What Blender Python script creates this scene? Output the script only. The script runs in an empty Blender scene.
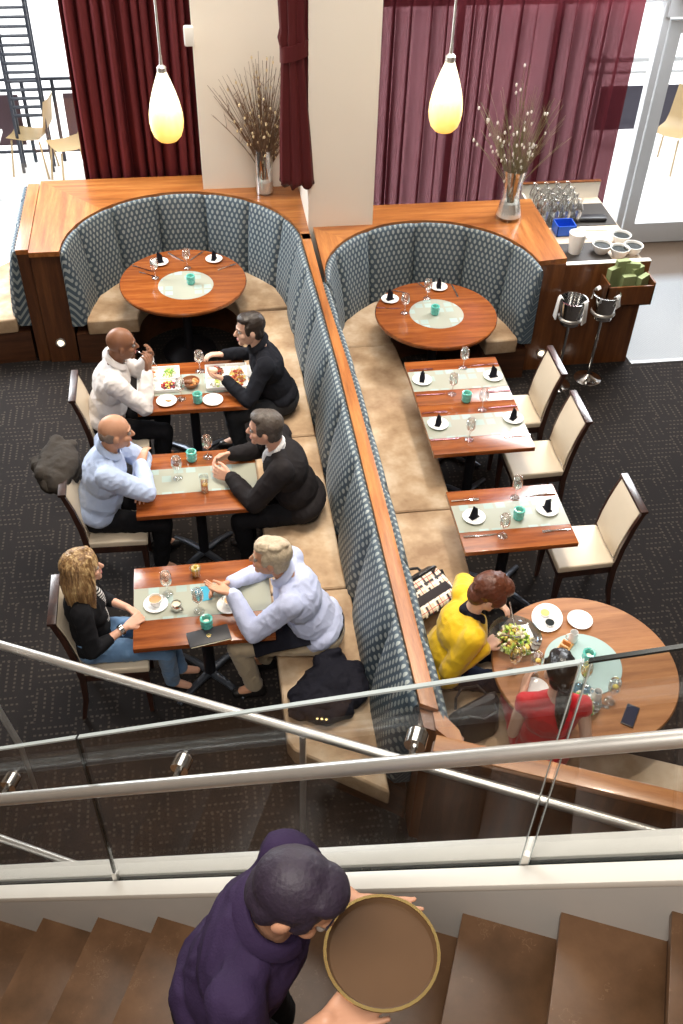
import bpy, bmesh, math, random
import numpy as np
from mathutils import Vector, Matrix
PI = math.pi
random.seed(7)
rng = np.random.default_rng(7)
scene = bpy.context.scene
col = scene.collection

# ------------------------------------------------------------------ camera frame (calibrated from the photograph)
FPX, PITCH, YAW, ROLL, CAMZ = 991.0, 0.753945, 0.163568, 0.03341, 5.35
def _cam():
    cp, sp = math.cos(PITCH), math.sin(PITCH)
    f = np.array([math.sin(YAW)*cp, math.cos(YAW)*cp, -sp])
    r = np.array([math.cos(YAW), -math.sin(YAW), 0.0])
    u = np.cross(r, f)
    c, s = math.cos(ROLL), math.sin(ROLL)
    return np.array([c*r+s*u, -s*r+c*u, f])
CM = _cam()
def _ray(px, py):
    return CM.T @ np.array([(px-341.5)/FPX, -(py-512)/FPX, 1.0])
def at_z(px, py, z):
    d = _ray(px, py); t = (z-CAMZ)/d[2]
    return np.array([0, 0, CAMZ]) + t*d
def at_y(px, py, y):
    d = _ray(px, py); t = y/d[1]
    return np.array([0, 0, CAMZ]) + t*d
SA = math.radians(-23.825)                       # direction of the staircase in plan
SU = np.array([math.cos(SA), math.sin(SA), 0.0]); SN = np.array([-math.sin(SA), math.cos(SA), 0.0])
def at_n(px, py, N):
    d = _ray(px, py); t = N/(d @ SN)
    return np.array([0, 0, CAMZ]) + t*d
def sn(s, n, z):
    return SU*s + SN*n + np.array([0, 0, z])
def rotz(a):
    c, s = math.cos(a), math.sin(a)
    return np.array([[c, -s, 0], [s, c, 0], [0, 0, 1.0]])
def unit(v):
    v = np.array(v, float); return v/max(1e-9, np.linalg.norm(v))

# ------------------------------------------------------------------ mesh builder
class MB:
    def __init__(self):
        self.v = []; self.f = []; self.uv = {}
    def add(self, vs, fs):
        o = len(self.v)
        self.v += [tuple(float(c) for c in p) for p in vs]
        self.f += [tuple(i+o for i in f) for f in fs]
        return self
    def box(self, lo, hi, R=None, c=(0, 0, 0)):
        x0, y0, z0 = lo; x1, y1, z1 = hi
        vs = np.array([(x0,y0,z0),(x1,y0,z0),(x1,y1,z0),(x0,y1,z0),(x0,y0,z1),(x1,y0,z1),(x1,y1,z1),(x0,y1,z1)], float)
        if R is not None: vs = vs @ np.array(R).T
        vs = vs + np.array(c)
        return self.add(vs, [(0,3,2,1),(4,5,6,7),(0,1,5,4),(1,2,6,5),(2,3,7,6),(3,0,4,7)])
    def bar(self, a, b, w, h, up=(0, 0, 1)):
        a = np.array(a, float); b = np.array(b, float); d = unit(b-a)
        s = np.cross(d, up)
        if np.linalg.norm(s) < 1e-4: s = np.cross(d, (1, 0, 0))
        s = unit(s); u = np.cross(s, d)
        vs = [p + s*i*w/2 + u*j*h/2 for p in (a, b) for i, j in ((-1,-1),(1,-1),(1,1),(-1,1))]
        return self.add(vs, [(0,3,2,1),(4,5,6,7),(0,1,5,4),(1,2,6,5),(2,3,7,6),(3,0,4,7)][:2] + [(0,1,5,4),(1,2,6,5),(2,3,7,6),(3,0,4,7)])
    def tube(self, pts, r, seg=10, cap=True, flat=1.0):
        pts = [np.array(p, float) for p in pts]; n = len(pts)
        rr = [r]*n if np.isscalar(r) else list(r)
        T = []
        for i in range(n):
            T.append(unit(pts[min(i+1, n-1)]-pts[max(i-1, 0)]))
        ref = np.array([0, 0, 1.0]) if abs(T[0][2]) < .9 else np.array([1.0, 0, 0])
        A = unit(np.cross(T[0], ref)); vs = []
        for i in range(n):
            A = unit(A - T[i]*(A @ T[i])); B = np.cross(T[i], A)
            for k in range(seg):
                a = 2*PI*k/seg
                vs.append(pts[i] + (A*math.cos(a) + B*math.sin(a)*flat)*rr[i])
        fs = [(i*seg+k, i*seg+(k+1) % seg, (i+1)*seg+(k+1) % seg, (i+1)*seg+k) for i in range(n-1) for k in range(seg)]
        if cap:
            fs.append(tuple(reversed(range(seg)))); fs.append(tuple((n-1)*seg+k for k in range(seg)))
        return self.add(vs, fs)
    def lathe(self, prof, seg=24, c=(0, 0, 0), closed=False):
        c = np.array(c, float); vs = []; n = len(prof)
        for r, z in prof:
            for k in range(seg):
                a = 2*PI*k/seg; vs.append(c + np.array([r*math.cos(a), r*math.sin(a), z]))
        rng_ = range(n) if closed else range(n-1)
        fs = [(i*seg+k, i*seg+(k+1) % seg, ((i+1) % n)*seg+(k+1) % seg, ((i+1) % n)*seg+k) for i in rng_ for k in range(seg)]
        if not closed:
            if prof[0][0] > 1e-6: fs.append(tuple(reversed(range(seg))))
            if prof[-1][0] > 1e-6: fs.append(tuple((n-1)*seg+k for k in range(seg)))
        return self.add(vs, fs)
    def prism(self, poly, z0, z1):
        n = len(poly)
        vs = [(x, y, z0) for x, y in poly] + [(x, y, z1) for x, y in poly]
        fs = [tuple(reversed(range(n))), tuple(range(n, 2*n))] + [(i, (i+1) % n, n+(i+1) % n, n+i) for i in range(n)]
        return self.add(vs, fs)
    def loft(self, rings, cap=True):
        n = len(rings[0]); vs = [p for r in rings for p in r]
        fs = [(i*n+k, i*n+(k+1) % n, (i+1)*n+(k+1) % n, (i+1)*n+k) for i in range(len(rings)-1) for k in range(n)]
        if cap: fs += [tuple(reversed(range(n))), tuple((len(rings)-1)*n+k for k in range(n))]
        return self.add(vs, fs)
    def grid(self, P, uv=None):
        nu, nv = len(P), len(P[0]); o = len(self.v)
        self.add([p for r in P for p in r], [(i*nv+j, (i+1)*nv+j, (i+1)*nv+j+1, i*nv+j+1) for i in range(nu-1) for j in range(nv-1)])
        if uv is not None:
            for i in range(nu):
                for j in range(nv): self.uv[o+i*nv+j] = uv[i][j]
        return self
    def ell(self, c, r, R=None, nu=16, nv=10):
        vs = [(0, 0, -1)]
        for j in range(1, nv):
            t = -PI/2 + PI*j/nv
            for k in range(nu):
                a = 2*PI*k/nu; vs.append((math.cos(t)*math.cos(a), math.cos(t)*math.sin(a), math.sin(t)))
        vs.append((0, 0, 1)); vs = np.array(vs)*np.array(r)
        if R is not None: vs = vs @ np.array(R).T
        L = len(vs)-1
        fs = [(0, 1+(k+1) % nu, 1+k) for k in range(nu)]
        fs += [(1+(j-1)*nu+k, 1+(j-1)*nu+(k+1) % nu, 1+j*nu+(k+1) % nu, 1+j*nu+k) for j in range(1, nv-1) for k in range(nu)]
        fs += [(1+(nv-2)*nu+k, 1+(nv-2)*nu+(k+1) % nu, L) for k in range(nu)]
        return self.add(vs+np.array(c), fs)
    def cap(self, a, ra, b, rb, nu=14, nv=10):
        a = np.array(a, float); b = np.array(b, float); d = b-a; L = np.linalg.norm(d)
        d = unit(d) if L > 1e-6 else np.array([0, 0, 1.0])
        x = np.cross(d, (0, 0, 1) if abs(d[2]) < .9 else (1, 0, 0)); x = unit(x); y = np.cross(d, x)
        rings = []
        ts = [-PI/2 + PI*j/nv for j in range(1, nv)]
        vs = [a - d*ra]
        for t in ts:
            for base, r in (((a, ra),) if t < -1e-6 else (((b, rb),) if t > 1e-6 else ((a, ra), (b, rb)))):
                for k in range(nu):
                    q = 2*PI*k/nu
                    vs.append(base + r*(math.cos(t)*(x*math.cos(q)+y*math.sin(q)) + d*math.sin(t)))
        vs.append(b + d*rb); nr = (len(vs)-2)//nu; Lx = len(vs)-1
        fs = [(0, 1+(k+1) % nu, 1+k) for k in range(nu)]
        fs += [(1+j*nu+k, 1+j*nu+(k+1) % nu, 1+(j+1)*nu+(k+1) % nu, 1+(j+1)*nu+k) for j in range(nr-1) for k in range(nu)]
        fs += [(1+(nr-1)*nu+k, 1+(nr-1)*nu+(k+1) % nu, Lx) for k in range(nu)]
        return self.add(vs, fs)
    def mesh(self, name, m=None, bevel=0, seg=2, smooth=.6, bang=.5):
        me = bpy.data.meshes.new(name)
        me.from_pydata(self.v, [], self.f)
        if self.uv:
            L = me.uv_layers.new(name='UVMap')
            idx = np.zeros(len(me.loops), dtype=np.int32); me.loops.foreach_get('vertex_index', idx)
            arr = np.array([self.uv.get(i, (0, 0)) for i in range(len(self.v))], dtype=np.float32)
            L.data.foreach_set('uv', arr[idx].ravel())
        bm = bmesh.new(); bm.from_mesh(me)
        bmesh.ops.recalc_face_normals(bm, faces=bm.faces)
        if bevel:
            es = [e for e in bm.edges if len(e.link_faces) == 2 and e.calc_face_angle(0) > bang]
            bmesh.ops.bevel(bm, geom=es, offset=bevel, segments=seg, affect='EDGES', profile=.6, clamp_overlap=True)
        bm.to_mesh(me); bm.free()
        me.shade_smooth()
        if smooth: me.set_sharp_from_angle(angle=smooth)
        if m: me.materials.append(m)
        return me

from mathutils import noise as mnoise
def blob(mb, name, m, voxel=.007, it=6, fac=.5, wr=0.0, ws=9.0, st=(1, 1, 1)):
    """union of overlapping closed shapes grown into one smooth continuous skin"""
    me = bpy.data.meshes.new('tmp'); me.from_pydata(mb.v, [], mb.f)
    o = bpy.data.objects.new('tmp', me); col.objects.link(o)
    r = o.modifiers.new('r', 'REMESH'); r.mode = 'VOXEL'; r.voxel_size = voxel; r.use_smooth_shade = True
    s = o.modifiers.new('s', 'SMOOTH'); s.factor = fac; s.iterations = it
    dg = bpy.context.evaluated_depsgraph_get()
    out = bpy.data.meshes.new_from_object(o.evaluated_get(dg), depsgraph=dg)
    bpy.data.objects.remove(o); bpy.data.meshes.remove(me)
    if wr:
        nv = len(out.vertices); co = np.zeros(nv*3, np.float32); nr = np.zeros(nv*3, np.float32)
        out.vertices.foreach_get('co', co); out.vertices.foreach_get('normal', nr)
        co = co.reshape(-1, 3); nr = nr.reshape(-1, 3); dv = np.zeros(nv, np.float32)
        for i, c in enumerate(co):
            p = Vector((c[0]*st[0], c[1]*st[1], c[2]*st[2])); q = mnoise.noise_vector(p*ws*.6)
            dv[i] = mnoise.noise(p*ws+q)*.7+((1-abs(mnoise.noise(p*ws*1.5+q*.9)))**4-.3)*.8
        out.vertices.foreach_set('co', (co+nr*dv[:, None]*wr).ravel().astype(np.float32)); out.update()
    out.name = name; out.materials.clear(); out.materials.append(m); out.shade_smooth()
    return out

def link(name, me, parent=None, loc=(0, 0, 0), rz=0):
    o = bpy.data.objects.new(name, me); col.objects.link(o)
    o.location = loc; o.rotation_euler = (0, 0, rz)
    if parent is not None: o.parent = parent
    return o
def obj(name, mb, m, parent=None, loc=(0, 0, 0), rz=0, **k):
    return link(name, mb.mesh(name, m, **k), parent, loc, rz)
def tag(o, label=None, cat=None, group=None, kind=None):
    if label: o['label'] = label
    if cat: o['category'] = cat
    if group: o['group'] = group
    if kind: o['kind'] = kind
    return o
def thing(name, label, cat, loc=(0, 0, 0), rz=0, group=None):
    o = bpy.data.objects.new(name, None); col.objects.link(o)
    o.location = [float(c) for c in loc]; o.rotation_euler = (0, 0, rz); o.empty_display_size = .1
    return tag(o, label, cat, group)
def struct(name, mb, m, **k):
    o = obj(name, mb, m, **k); o['kind'] = 'structure'; return o
PROTO = {}
def proto(kind, cat, build):
    """a kind is modelled once; put() makes a thing of it with its own copy of every part"""
    PROTO[kind] = (cat, build, {})
def put(kind, loc, label, group=None, rz=0, variant=None):
    cat, build, cache = PROTO[kind]
    if variant not in cache:
        cache[variant] = build(variant) if variant is not None else build()
    parts = cache[variant]
    if len(parts) == 1:
        o = link(kind, parts[0][1], None, [float(c) for c in loc], rz); return tag(o, label, cat, group)
    t = thing(kind, label, cat, loc, rz, group); made = []
    for p in parts:
        nm, me = p[0], p[1]
        made.append(link(nm, me, t if len(p) < 3 or p[2] is None else made[p[2]]))
    return t
# ------------------------------------------------------------------ materials
class NT:
    def __init__(self, name):
        self.m = bpy.data.materials.new(name); self.m.use_nodes = True
        self.t = self.m.node_tree; self.t.nodes.clear()
        self.out = self.t.nodes.new('ShaderNodeOutputMaterial')
    def n(self, typ, ins=None, **props):
        x = self.t.nodes.new(typ)
        for k, v in props.items(): setattr(x, k, v)
        for k, v in (ins or {}).items(): self.set(x.inputs[k], v)
        return x
    def set(self, sock, v):
        if isinstance(v, bpy.types.NodeSocket): self.t.links.new(v, sock)
        else: sock.default_value = v
    def math(self, op, a, b=0.0, c=0.0):
        x = self.t.nodes.new('ShaderNodeMath'); x.operation = op
        for i, v in enumerate((a, b, c)): self.set(x.inputs[i], v)
        return x.outputs[0]
    def mix(self, f, a, b):
        x = self.t.nodes.new('ShaderNodeMix'); x.data_type = 'RGBA'
        self.set(x.inputs[0], f); self.set(x.inputs[6], a); self.set(x.inputs[7], b)
        return x.outputs[2]
    def coord(self, k='Object', scale=(1, 1, 1), rot=(0, 0, 0)):
        c = self.n('ShaderNodeTexCoord'); m = self.n('ShaderNodeMapping', {'Scale': scale, 'Rotation': rot})
        self.t.links.new(c.outputs[k], m.inputs[0]); return m.outputs[0]
    def noise(self, vec, scale=5, detail=3, rough=.5):
        return self.n('ShaderNodeTexNoise', {'Vector': vec, 'Scale': scale, 'Detail': detail, 'Roughness': rough}).outputs[0]
    def ramp(self, f, stops):
        r = self.n('ShaderNodeValToRGB', {0: f}); e = r.color_ramp.elements
        while len(e) > 1: e.remove(e[-1])
        e[0].position = stops[0][0]; e[0].color = rgba(stops[0][1])
        for p, c in stops[1:]:
            x = e.new(p); x.color = rgba(c)
        return r.outputs[0]
    def bump(self, h, strength=.3, dist=.01):
        return self.n('ShaderNodeBump', {'Height': h, 'Strength': strength, 'Distance': dist}).outputs[0]
    def bsdf(self, **k):
        b = self.n('ShaderNodeBsdfPrincipled')
        mp = dict(color='Base Color', rough='Roughness', metal='Metallic', normal='Normal', spec='Specular IOR Level', coat='Coat Weight',
                  crough='Coat Roughness', emis='Emission Color', estr='Emission Strength', trans='Transmission Weight', alpha='Alpha', sheen='Sheen Weight', sss='Subsurface Weight', ior='IOR')
        for a, v in k.items():
            if v is not None: self.set(b.inputs[mp[a]], rgba(v) if a in ('color', 'emis') and not isinstance(v, bpy.types.NodeSocket) else v)
        self.t.links.new(b.outputs[0], self.out.inputs[0]); return b
def rgba(c): return (c[0], c[1], c[2], 1.0)
def plain(name, c, rough=.5, metal=0, spec=.5, var=.12, scale=8, bump=0, bscale=60, **k):
    t = NT(name); v = t.coord('Object')
    nz = t.noise(v, scale, 3)
    cc = t.mix(nz, rgba([x*(1-var) for x in c]), rgba([min(1, x*(1+var)) for x in c]))
    nm = t.bump(t.noise(v, bscale, 4), bump, .004) if bump else None
    t.bsdf(color=cc, rough=rough, metal=metal, spec=spec, normal=nm, **k); return t.m
def wood(name, dark, mid, light, axis=0, rough=.25, scale=1.0, coat=.3, fine=1.0):
    t = NT(name); s = [9*scale]*3; s[axis] = .7*scale
    v = t.coord('Object', tuple(s))
    n1 = t.noise(v, 2.2, 5, .55); v2 = t.coord('Object', tuple([x*5 for x in s]))
    n2 = t.noise(v2, 4.0, 3, .6)
    f = t.math('ADD', t.math('MULTIPLY', n1, .75), t.math('MULTIPLY', n2, .25*fine))
    c = t.ramp(f, [(.3, dark), (.5, mid), (.68, light)])
    t.bsdf(color=c, rough=rough, spec=.5, coat=coat, crough=.12, normal=t.bump(n2, .06, .002)); return t.m
def cloth(name, c, rough=.85, wr=.5, wscale=9, var=.18, sheen=.2, stripes=None):
    t = NT(name); v = t.coord('Object')
    n1 = t.noise(v, wscale, 2, .5); n2 = t.noise(v, 160, 2)
    cc = t.mix(n1, rgba([x*(1-var) for x in c]), rgba([min(1, x*(1+var)) for x in c]))
    if stripes:
        sc, c2, axis, duty = stripes
        sep = t.n('ShaderNodeSeparateXYZ', {0: v}).outputs[axis]
        k = t.math('LESS_THAN', t.math('FRACT', t.math('MULTIPLY', sep, sc)), duty)
        cc = t.mix(k, cc, rgba(c2))
    h = t.math('ADD', n1, t.math('MULTIPLY', n2, .06))
    t.bsdf(color=cc, rough=rough, spec=.25 if max(c) > .08 else .12, sheen=sheen if max(c) > .08 else 0.0, normal=t.bump(h, wr, .03)); return t.m
def glassy(name, tint=(1, 1, 1), refl=.12, rough=.02, fr=.5, gain=.8):
    t = NT(name)
    tr = t.n('ShaderNodeBsdfTransparent', {'Color': rgba(tint)}); gl = t.n('ShaderNodeBsdfGlossy', {'Color': (1, 1, 1, 1), 'Roughness': rough})
    lw = t.n('ShaderNodeLayerWeight', {'Blend': fr}); f = t.math('ADD', t.math('MULTIPLY', lw.outputs[1], gain), refl)
    mx = t.n('ShaderNodeMixShader', {0: f}); t.t.links.new(tr.outputs[0], mx.inputs[1]); t.t.links.new(gl.outputs[0], mx.inputs[2])
    t.t.links.new(mx.outputs[0], t.out.inputs[0]); return t.m

M = {}
M['oak_x'] = wood('ledge wood along x', (.17,.050,.012), (.33,.115,.028), (.47,.195,.055), 0, .3)
M['oak_y'] = wood('ledge wood along y', (.17,.050,.012), (.33,.115,.028), (.47,.195,.055), 1, .3)
M['panel'] = wood('upright dark panel wood', (.045,.016,.007), (.10,.036,.013), (.16,.062,.022), 2, .35)
M['panel_lit'] = wood('upright lit reddish panel wood', (.08,.026,.010), (.17,.058,.018), (.25,.095,.03), 2, .3)  # brighter copy of the panel wood, its lit look put into the colour
M['plinth'] = wood('plinth wood', (.03,.012,.006), (.07,.026,.011), (.11,.042,.018), 0, .4)
M['table'] = wood('glossy table wood', (.12,.028,.007), (.25,.065,.015), (.36,.115,.028), 0, .2, 1.3, .35)
M['table_round'] = wood('glossy round table wood', (.12,.030,.008), (.24,.066,.015), (.34,.11,.026), 0, .18, 1.2, .4)
M['table_big'] = wood('matt round table wood', (.22,.085,.03), (.36,.155,.06), (.46,.22,.09), 0, .3, 1.0, .3)
M['chair_wood'] = wood('dark chair wood', (.018,.007,.005), (.038,.014,.009), (.065,.024,.014), 2, .3)
M['cream'] = plain('cream leather', (.70,.60,.46), .42, bump=.08, var=.07)
M['seat'] = (lambda t: (t.bsdf(color=t.ramp(t.noise(t.coord('Object', (2.2, 2.2, 2.2)), 1.6, 4, .6), [(.3,(.25,.15,.08)),(.5,(.42,.29,.175)),(.68,(.58,.455,.325))]),
      rough=.75, normal=t.bump(t.noise(t.coord('Object', (3, 60, 60)), 3, 3), .12, .003)), t.m)[1])(NT('tan suede seat'))
M['wall'] = plain('cream painted plaster', (.86,.80,.71), .7, var=.03, scale=2)
M['ceil'] = plain('ceiling paint', (.45,.42,.38), .8, var=.03, scale=2)
M['dark_wall'] = plain('brown wall paint', (.20,.15,.11), .8, var=.05, scale=2)
M['white'] = plain('white paint', (.82,.81,.78), .4, var=.03)
M['stringer'] = plain('off-white stringer paint', (.84,.81,.74), .35, var=.03)
M['skirt'] = plain('grey-white skirt paint', (.60,.585,.555), .5, var=.04)
M['china'] = plain('white china', (.88,.88,.86), .15, var=.02)
M['steel'] = plain('brushed stainless steel', (.82,.80,.76), .36, .85, var=.05, scale=30)
M['chrome'] = plain('polished steel', (.78,.77,.75), .1, 1, var=.03)
M['alu'] = plain('grey aluminium frame', (.62,.64,.66), .4, .3, var=.04)
M['black_metal'] = plain('black metal', (.02,.02,.025), .4, .5)
M['grey_foot'] = plain('dark grey cast foot', (.07,.08,.10), .35, .6)
M['black_cloth'] = cloth('black napkin cloth', (.012,.012,.018), .8, .3, 20)
M['glass'] = glassy('clear drinking glass', (.97,.98,.98), .10, .02, .35)
M['pane'] = glassy('window pane', (.97,.98,.99), .02, .01, .1)
M['balus'] = glassy('balustrade glass', (.86,.87,.87), .03, .02, .2, .22)
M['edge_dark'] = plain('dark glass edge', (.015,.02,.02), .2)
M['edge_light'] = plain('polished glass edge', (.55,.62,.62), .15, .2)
M['wine'] = glassy('pale wine', (.93,.85,.55), .08, .02, .3)
M['water'] = glassy('water', (.9,.93,.95), .12, .02, .4)
M['rose'] = glassy('pink wine', (.97,.90,.85), .08, .02, .3)
M['teal'] = (lambda t: (t.bsdf(color=t.mix(t.noise(t.coord('Object'), 90, 2), rgba((.01,.22,.19)), rgba((.22,.75,.64))), rough=.12, spec=.8, emis=(.03,.5,.42), estr=.06, coat=.4), t.m)[1])(NT('turquoise cut glass'))  # faint turquoise glow put into the glass colour, with no flame behind it
M['candle'] = plain('candle wax', (.9,.85,.7), .5)
M['leather_black'] = plain('black leather', (.012,.012,.016), .4, bump=.1)
M['gold'] = plain('brass metal', (.75,.55,.22), .25, 1)
M['blue_box'] = plain('blue plastic', (.015,.10,.55), .35)
M['green_paper'] = plain('olive green paper', (.26,.31,.14), .8, var=.1)
M['paper'] = plain('white napkin paper', (.85,.84,.82), .8, var=.05)
M['dark_mat'] = plain('dark rubber mat', (.03,.025,.022), .6)
M['counter'] = plain('pale counter laminate', (.55,.46,.36), .25, var=.06)
M['light_on'] = (lambda t: (t.bsdf(color=(1,.9,.7), emis=(1,.82,.55), estr=3.0), t.m)[1])(NT('step light lens'))
M['twig'] = plain('dry twig bark', (.16,.09,.05), .9, var=.4, scale=40)
M['twig2'] = plain('grey green grass stems', (.20,.17,.09), .9, var=.4, scale=40)
M['bud'] = plain('straw buds', (.75,.60,.36), .7)
M['bud2'] = plain('white buds', (.85,.82,.76), .7)
M['sand'] = plain('white sand', (.85,.84,.80), .9, bump=.3)
M['ext_ground'] = plain('sunlit white terrace', (.92,.92,.90), .9, var=.02)
M['ext_wood'] = plain('pale bent wood', (.42,.30,.15), .4, var=.1)
M['ext_panel'] = plain('maroon fence panel', (.07,.035,.045), .7)
M['ext_black'] = plain('dark steel outside', (.03,.035,.05), .5, .2)
M['hair_dark'] = plain('dark brown hair', (.022,.014,.010), .45, var=.5, scale=60, bump=.6, bscale=120)
M['hair_black'] = plain('black hair', (.006,.005,.006), .3, var=.5, scale=60, bump=.4, bscale=120)
M['hair_auburn'] = plain('auburn hair', (.10,.028,.012), .42, var=.5, scale=60, bump=.6, bscale=110)
M['hair_grey'] = plain('sandy grey hair', (.50,.41,.29), .6, var=.3, scale=60, bump=.8, bscale=110)
M['hair_salt'] = plain('salt and pepper hair', (.07,.055,.045), .5, var=.6, scale=70, bump=.7, bscale=110)
M['stubble'] = plain('close cropped grey fringe', (.20,.15,.12), .8, var=.3, scale=80)
def blond():
    t = NT('blonde streaked hair'); v = t.coord('Object', (55, 55, 5))
    c = t.ramp(t.noise(v, 1.0, 3, .6), [(.32,(.11,.055,.022)),(.5,(.30,.17,.07)),(.66,(.60,.42,.20))])
    t.bsdf(color=c, rough=.4, normal=t.bump(t.noise(v, 1.5, 3), .8, .01)); return t.m
M['hair_blond'] = blond()
def skin(name, c):
    t = NT(name); v = t.coord('Object')
    cc = t.mix(t.noise(v, 14, 4), rgba([c[0]*.88, c[1]*.82, c[2]*.8]), rgba([min(1, c[0]*1.08), c[1]*1.08, c[2]*1.08]))
    t.bsdf(color=cc, rough=.45, spec=.4, sss=None, normal=t.bump(t.noise(v, 120, 3), .08, .002)); return t.m
M['skin_fair'] = skin('fair skin', (.66,.38,.27)); M['skin_tan'] = skin('ruddy skin', (.60,.32,.20)); M['skin_brown'] = skin('brown skin', (.25,.115,.062))
M['skin_light'] = skin('light skin', (.72,.46,.34))
M['lip'] = plain('lips', (.45,.14,.12), .4); M['eyewhite'] = plain('eye white', (.32,.28,.25), .4); M['iris'] = plain('dark iris', (.02,.015,.012), .2)

def upholstery():
    t = NT('blue-grey fabric with pale ovals'); uv = t.n('ShaderNodeTexCoord').outputs['UV']
    s = t.n('ShaderNodeSeparateXYZ', {0: uv})
    v = t.math('DIVIDE', s.outputs[1], .047); row = t.math('FLOOR', v)
    u = t.math('ADD', t.math('DIVIDE', s.outputs[0], .053), t.math('MULTIPLY', t.math('MODULO', row, 2.0), .5))
    fu = t.math('SUBTRACT', t.math('FRACT', u), .5); fv = t.math('SUBTRACT', t.math('FRACT', v), .5)
    d = t.math('ADD', t.math('POWER', t.math('ABSOLUTE', t.math('DIVIDE', fu, .25)), 2.0), t.math('POWER', t.math('ABSOLUTE', t.math('DIVIDE', fv, .42)), 2.0))
    k = t.n('ShaderNodeMapRange', {0: d, 1: 1.25, 2: .7, 3: 0.0, 4: 1.0}).outputs[0]
    base = t.mix(t.noise(t.coord('Object'), 3, 2), rgba((.040,.062,.086)), rgba((.07,.10,.13)))
    c = t.mix(k, base, rgba((.29,.325,.32)))
    t.bsdf(color=c, rough=.6, spec=.35, normal=t.bump(t.math('ADD', k, t.math('MULTIPLY', t.noise(t.coord('Object'), 300, 2), .4)), .25, .003)); return t.m
M['fabric'] = upholstery()
def carpet():
    t = NT('dark carpet with woven dashes'); v = t.coord('Object'); s = t.n('ShaderNodeSeparateXYZ', {0: v}); x, y = s.outputs[0], s.outputs[1]
    B = .26
    ch = t.math('MODULO', t.math('ABSOLUTE', t.math('ADD', t.math('FLOOR', t.math('DIVIDE', x, B)), t.math('FLOOR', t.math('DIVIDE', y, B)))), 2.0)
    ich = t.math('SUBTRACT', 1.0, ch)
    a = t.math('ADD', t.math('MULTIPLY', x, ch), t.math('MULTIPLY', y, ich)); b = t.math('ADD', t.math('MULTIPLY', y, ch), t.math('MULTIPLY', x, ich))
    row = t.math('FLOOR', t.math('DIVIDE', b, .052))
    ln = t.math('LESS_THAN', t.math('FRACT', t.math('DIVIDE', b, .052)), .28)
    ds = t.math('LESS_THAN', t.math('FRACT', t.math('ADD', t.math('DIVIDE', a, .034), t.math('MULTIPLY', row, .37))), .55)
    nz = t.math('GREATER_THAN', t.noise(v, 9, 2), .44); n2 = t.noise(v, 30, 3)
    k = t.math('MULTIPLY', t.math('MULTIPLY', ln, ds), t.math('MULTIPLY', nz, n2))
    base = t.mix(t.noise(v, 220, 2), rgba((.012,.010,.010)), rgba((.026,.022,.021)))
    c = t.mix(k, base, rgba((.095,.078,.062)))
    t.bsdf(color=c, rough=.9, spec=.15, normal=t.bump(t.noise(v, 400, 2), .3, .004)); return t.m
M['carpet'] = carpet()
def entry():
    t = NT('ribbed entrance mat'); v = t.coord('Object'); s = t.n('ShaderNodeSeparateXYZ', {0: v})
    k = t.math('LESS_THAN', t.math('FRACT', t.math('MULTIPLY', s.outputs[0], 70.0)), .4)
    far = t.n('ShaderNodeMapRange', {0: s.outputs[1], 1: 8.75, 2: 8.95, 3: 0.0, 4: 1.0}).outputs[0]
    c = t.mix(k, rgba((.25,.265,.28)), rgba((.37,.385,.40))); c = t.mix(far, c, rgba((.11,.075,.05)))
    t.bsdf(color=c, rough=.35, normal=t.bump(k, .3, .003)); return t.m
M['entry'] = entry()
def inlay():
    t = NT('frosted glass inlay with pale squares'); v = t.coord('Object', (1, 1, 1)); s = t.n('ShaderNodeSeparateXYZ', {0: v})
    q = .085
    cx = t.math('FLOOR', t.math('DIVIDE', s.outputs[0], q)); cy = t.math('FLOOR', t.math('DIVIDE', s.outputs[1], q))
    wn = t.n('ShaderNodeTexWhiteNoise', {0: t.n('ShaderNodeCombineXYZ', {0: cx, 1: cy}).outputs[0]}).outputs[0]
    ex = t.math('LESS_THAN', t.math('ABSOLUTE', t.math('SUBTRACT', t.math('FRACT', t.math('DIVIDE', s.outputs[0], q)), .5)), .38)
    ey = t.math('LESS_THAN', t.math('ABSOLUTE', t.math('SUBTRACT', t.math('FRACT', t.math('DIVIDE', s.outputs[1], q)), .5)), .38)
    k = t.math('MULTIPLY', ex, ey); k = t.math('MULTIPLY', k, t.math('GREATER_THAN', wn, .45))
    c = t.mix(k, rgba((.36,.375,.31)), t.mix(wn, rgba((.27,.32,.27)), rgba((.40,.51,.49))))
    t.bsdf(color=c, rough=.18, spec=.5, coat=.3); return t.m
M['inlay'] = inlay()
def pale_disc():
    t = NT('pale blue glass disc'); c = t.mix(t.noise(t.coord('Object'), 4, 2), rgba((.40,.55,.54)), rgba((.50,.66,.64)))
    t.bsdf(color=c, rough=.08, spec=.6, coat=.4); return t.m
M['disc'] = pale_disc()
def stone():
    t = NT('brown stone tread'); v = t.coord('Object'); n = t.noise(v, 5, 6, .62); n2 = t.noise(v, 40, 3)
    c = t.ramp(n, [(.3,(.08,.042,.020)),(.52,(.13,.067,.033)),(.7,(.17,.09,.045))])
    vein = t.math('MULTIPLY', t.math('LESS_THAN', t.math('ABSOLUTE', t.math('SUBTRACT', t.noise(v, 2.0, 6, .7), .5)), .0022), t.math('GREATER_THAN', n, .52))
    c = t.mix(vein, c, rgba((.19,.11,.06)))
    t.bsdf(color=c, rough=.32, spec=.4, normal=t.bump(n2, .08, .003)); return t.m
M['tread'] = stone()
M['riser'] = plain('dark brown riser', (.07,.034,.017), .45)
def velvet(name, c, rough=.6):
    t = NT(name); v = t.coord('Object', (30, 30, 1.2))
    cc = t.mix(t.noise(v, 2, 3), rgba([x*.75 for x in c]), rgba([x*1.25 for x in c]))
    t.bsdf(color=cc, rough=rough, spec=.2); return t.m
M['curtain'] = velvet('maroon curtain', (.12,.019,.022))
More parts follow.
